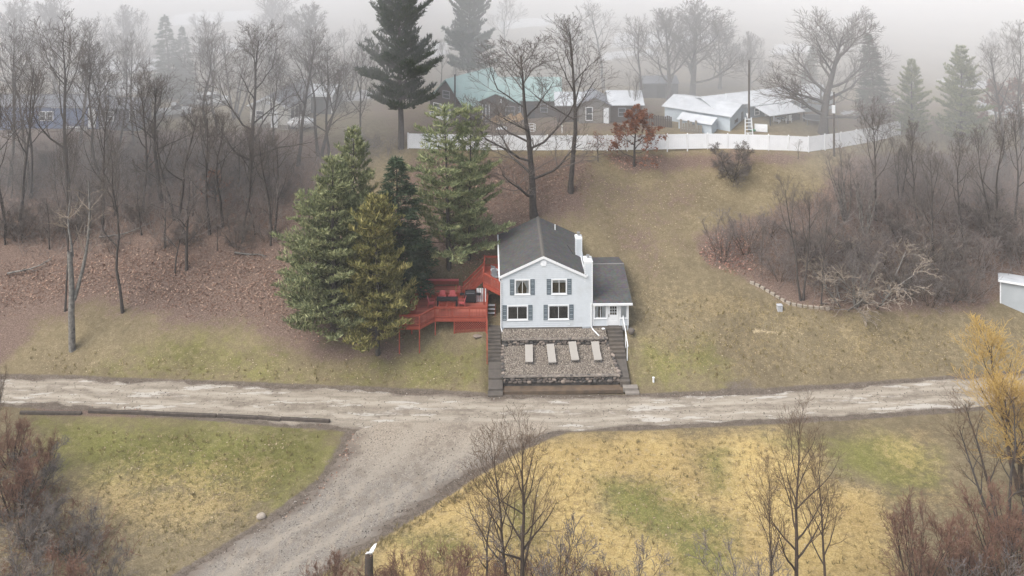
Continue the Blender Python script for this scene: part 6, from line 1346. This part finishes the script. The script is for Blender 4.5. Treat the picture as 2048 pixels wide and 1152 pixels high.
for k, (px, py, L_, rz, lab) in enumerate(((255, 470, 5.5, .35, 'pale fallen limb lying on the leafy slope above the swollen-footed tree'), (180, 505, 4.0, -.3, 'grey fallen limb on the leaves right of the pale snag top'), (505, 505, 3.6, .15, 'pale fallen limb on the leaves just left of the conifer group'), (60, 545, 4.2, .25, 'grey fallen limb on the leaves left of the pale snag'), (330, 480, 3.8, -.5, 'short forked limb lying in the slope brush below the misty spruces'))):
    g_ = np.random.default_rng(90+k); Q = grow_line(g_, np.array([-L_/2, 0, .12]), np.array([1., 0, .05]), L_, 6, .12, 0); br = [(Q, np.linspace(.11, .03, 7), 6)]
    for j in (2, 3, 4, 5): br.append((grow_line(g_, Q[j], side_dir(g_, unit(Q[j]-Q[j-1]), .8, g_.uniform(-.6, .6)), g_.uniform(.8, 1.8), 4, .15, .05), np.linspace(.04, .012, 5), 4))
    o = link_mesh('fallen_limb', tube_mesh('fallen_limb', br, M['bark_pale' if k != 1 else 'bark']), None, ground_point(px, py), (0, 0, rz)); tag(o, lab, 'fallen limb', 'fallen limbs on the left slope')
g_ = np.random.default_rng(31); P = scatter_px([[(-20, 750), (700, 778), (1000, 792), (1500, 785), (2060, 745), (2060, 810), (1500, 846), (1130, 858), (900, 864), (720, 858), (400, 834), (-20, 806)], [(715, 860), (690, 920), (540, 1045), (400, 1130), (560, 1160), (740, 1075), (960, 938), (1110, 865)]], [2600, 3600], g_, 0)
q = [[(x-.01, y-.01, 0), (x+.01, y-.01, 0), (x+.01, y+.01, 0), (x-.01, y+.01, 0)] for x, y in P]
zz = ground_z(P[:, 0], P[:, 1])+.03; s = g_.uniform(.025, .075, len(P)); base = np.array([(1, 0, 0), (-.5, .87, 0), (-.5, -.87, 0), (0, 0, .8)]); V = base[None]*s[:, None, None]*g_.uniform(.7, 1.2, (len(P), 4, 1))+np.stack([P[:, 0], P[:, 1], zz], 1)[:, None]
F = np.array([(0, 1, 3), (1, 2, 3), (2, 0, 3)])[None]+(np.arange(len(P))*4)[:, None, None]
tag(link_mesh('loose_stones', np_mesh('loose_stones', V.reshape(-1, 3), F.reshape(-1, 3), M['pebble'], False)), kind='stuff')
g_ = np.random.default_rng(32); P = scatter_px([[(100, 850), (650, 862), (640, 960), (540, 1040), (330, 1160), (200, 1040)], [(960, 960), (1110, 880), (1560, 868), (1780, 990), (1820, 1170), (720, 1170)], [(1270, 600), (1420, 580), (2040, 660), (2040, 740), (1500, 770), (1280, 770)], [(60, 690), (600, 720), (960, 700), (960, 785), (600, 770), (60, 750)], [(1000, 930), (740, 1085), (620, 1160), (660, 1160), (780, 1095), (1030, 940)]], [350, 700, 400, 200, 700], g_, 1.)
P3 = np.stack([P[:, 0], P[:, 1], ground_z(P[:, 0], P[:, 1])], 1); tag(link_mesh('grass', needles('grass', P3, np.repeat(np.array([[0, 0, 1.]]), len(P3), 0), leafy('rank_grass', [(.10, .085, .035), (.25, .20, .09), (.46, .37, .2)], .35), g_, 9, .3, .035, .6)), kind='stuff')
# ------------------------------------------------------------------ mist
def mist(name, x0, x1, y0, y1, z0, z1, dens):
    m = bpy.data.materials.new(name); m.use_nodes = True; nt = m.node_tree; nt.nodes.remove(nt.nodes['Principled BSDF'])
    v = nt.nodes.new('ShaderNodeVolumePrincipled'); v.inputs['Color'].default_value = (1, 1, 1, 1); v.inputs['Density'].default_value = dens; v.inputs['Anisotropy'].default_value = -.2
    nt.links.new(v.outputs[0], nt.nodes['Material Output'].inputs['Volume'])
    return tag(MB().box(x0, x1, y0, y1, z0, z1).build(name, m), kind='stuff')
mist('haze', -440, 440, -30, 720, -6, 46, HAZE_D)
fm = bpy.data.objects['haze'].data.materials[0].copy(); fm.name = 'fog_bank'; next(n for n in fm.node_tree.nodes if n.type == 'PRINCIPLED_VOLUME').inputs['Density'].default_value = BANK_D
plan = [(-430, 106), (-30, 106), (-17, 108), (-8, 115), (26, 115), (37, 106), (430, 104), (430, 715), (-430, 715)]
tag(MB().prism([(x, y, -5) for x, y in plan], [(x, y, 45) for x, y in plan]).build('fog_bank', fm), kind='stuff')
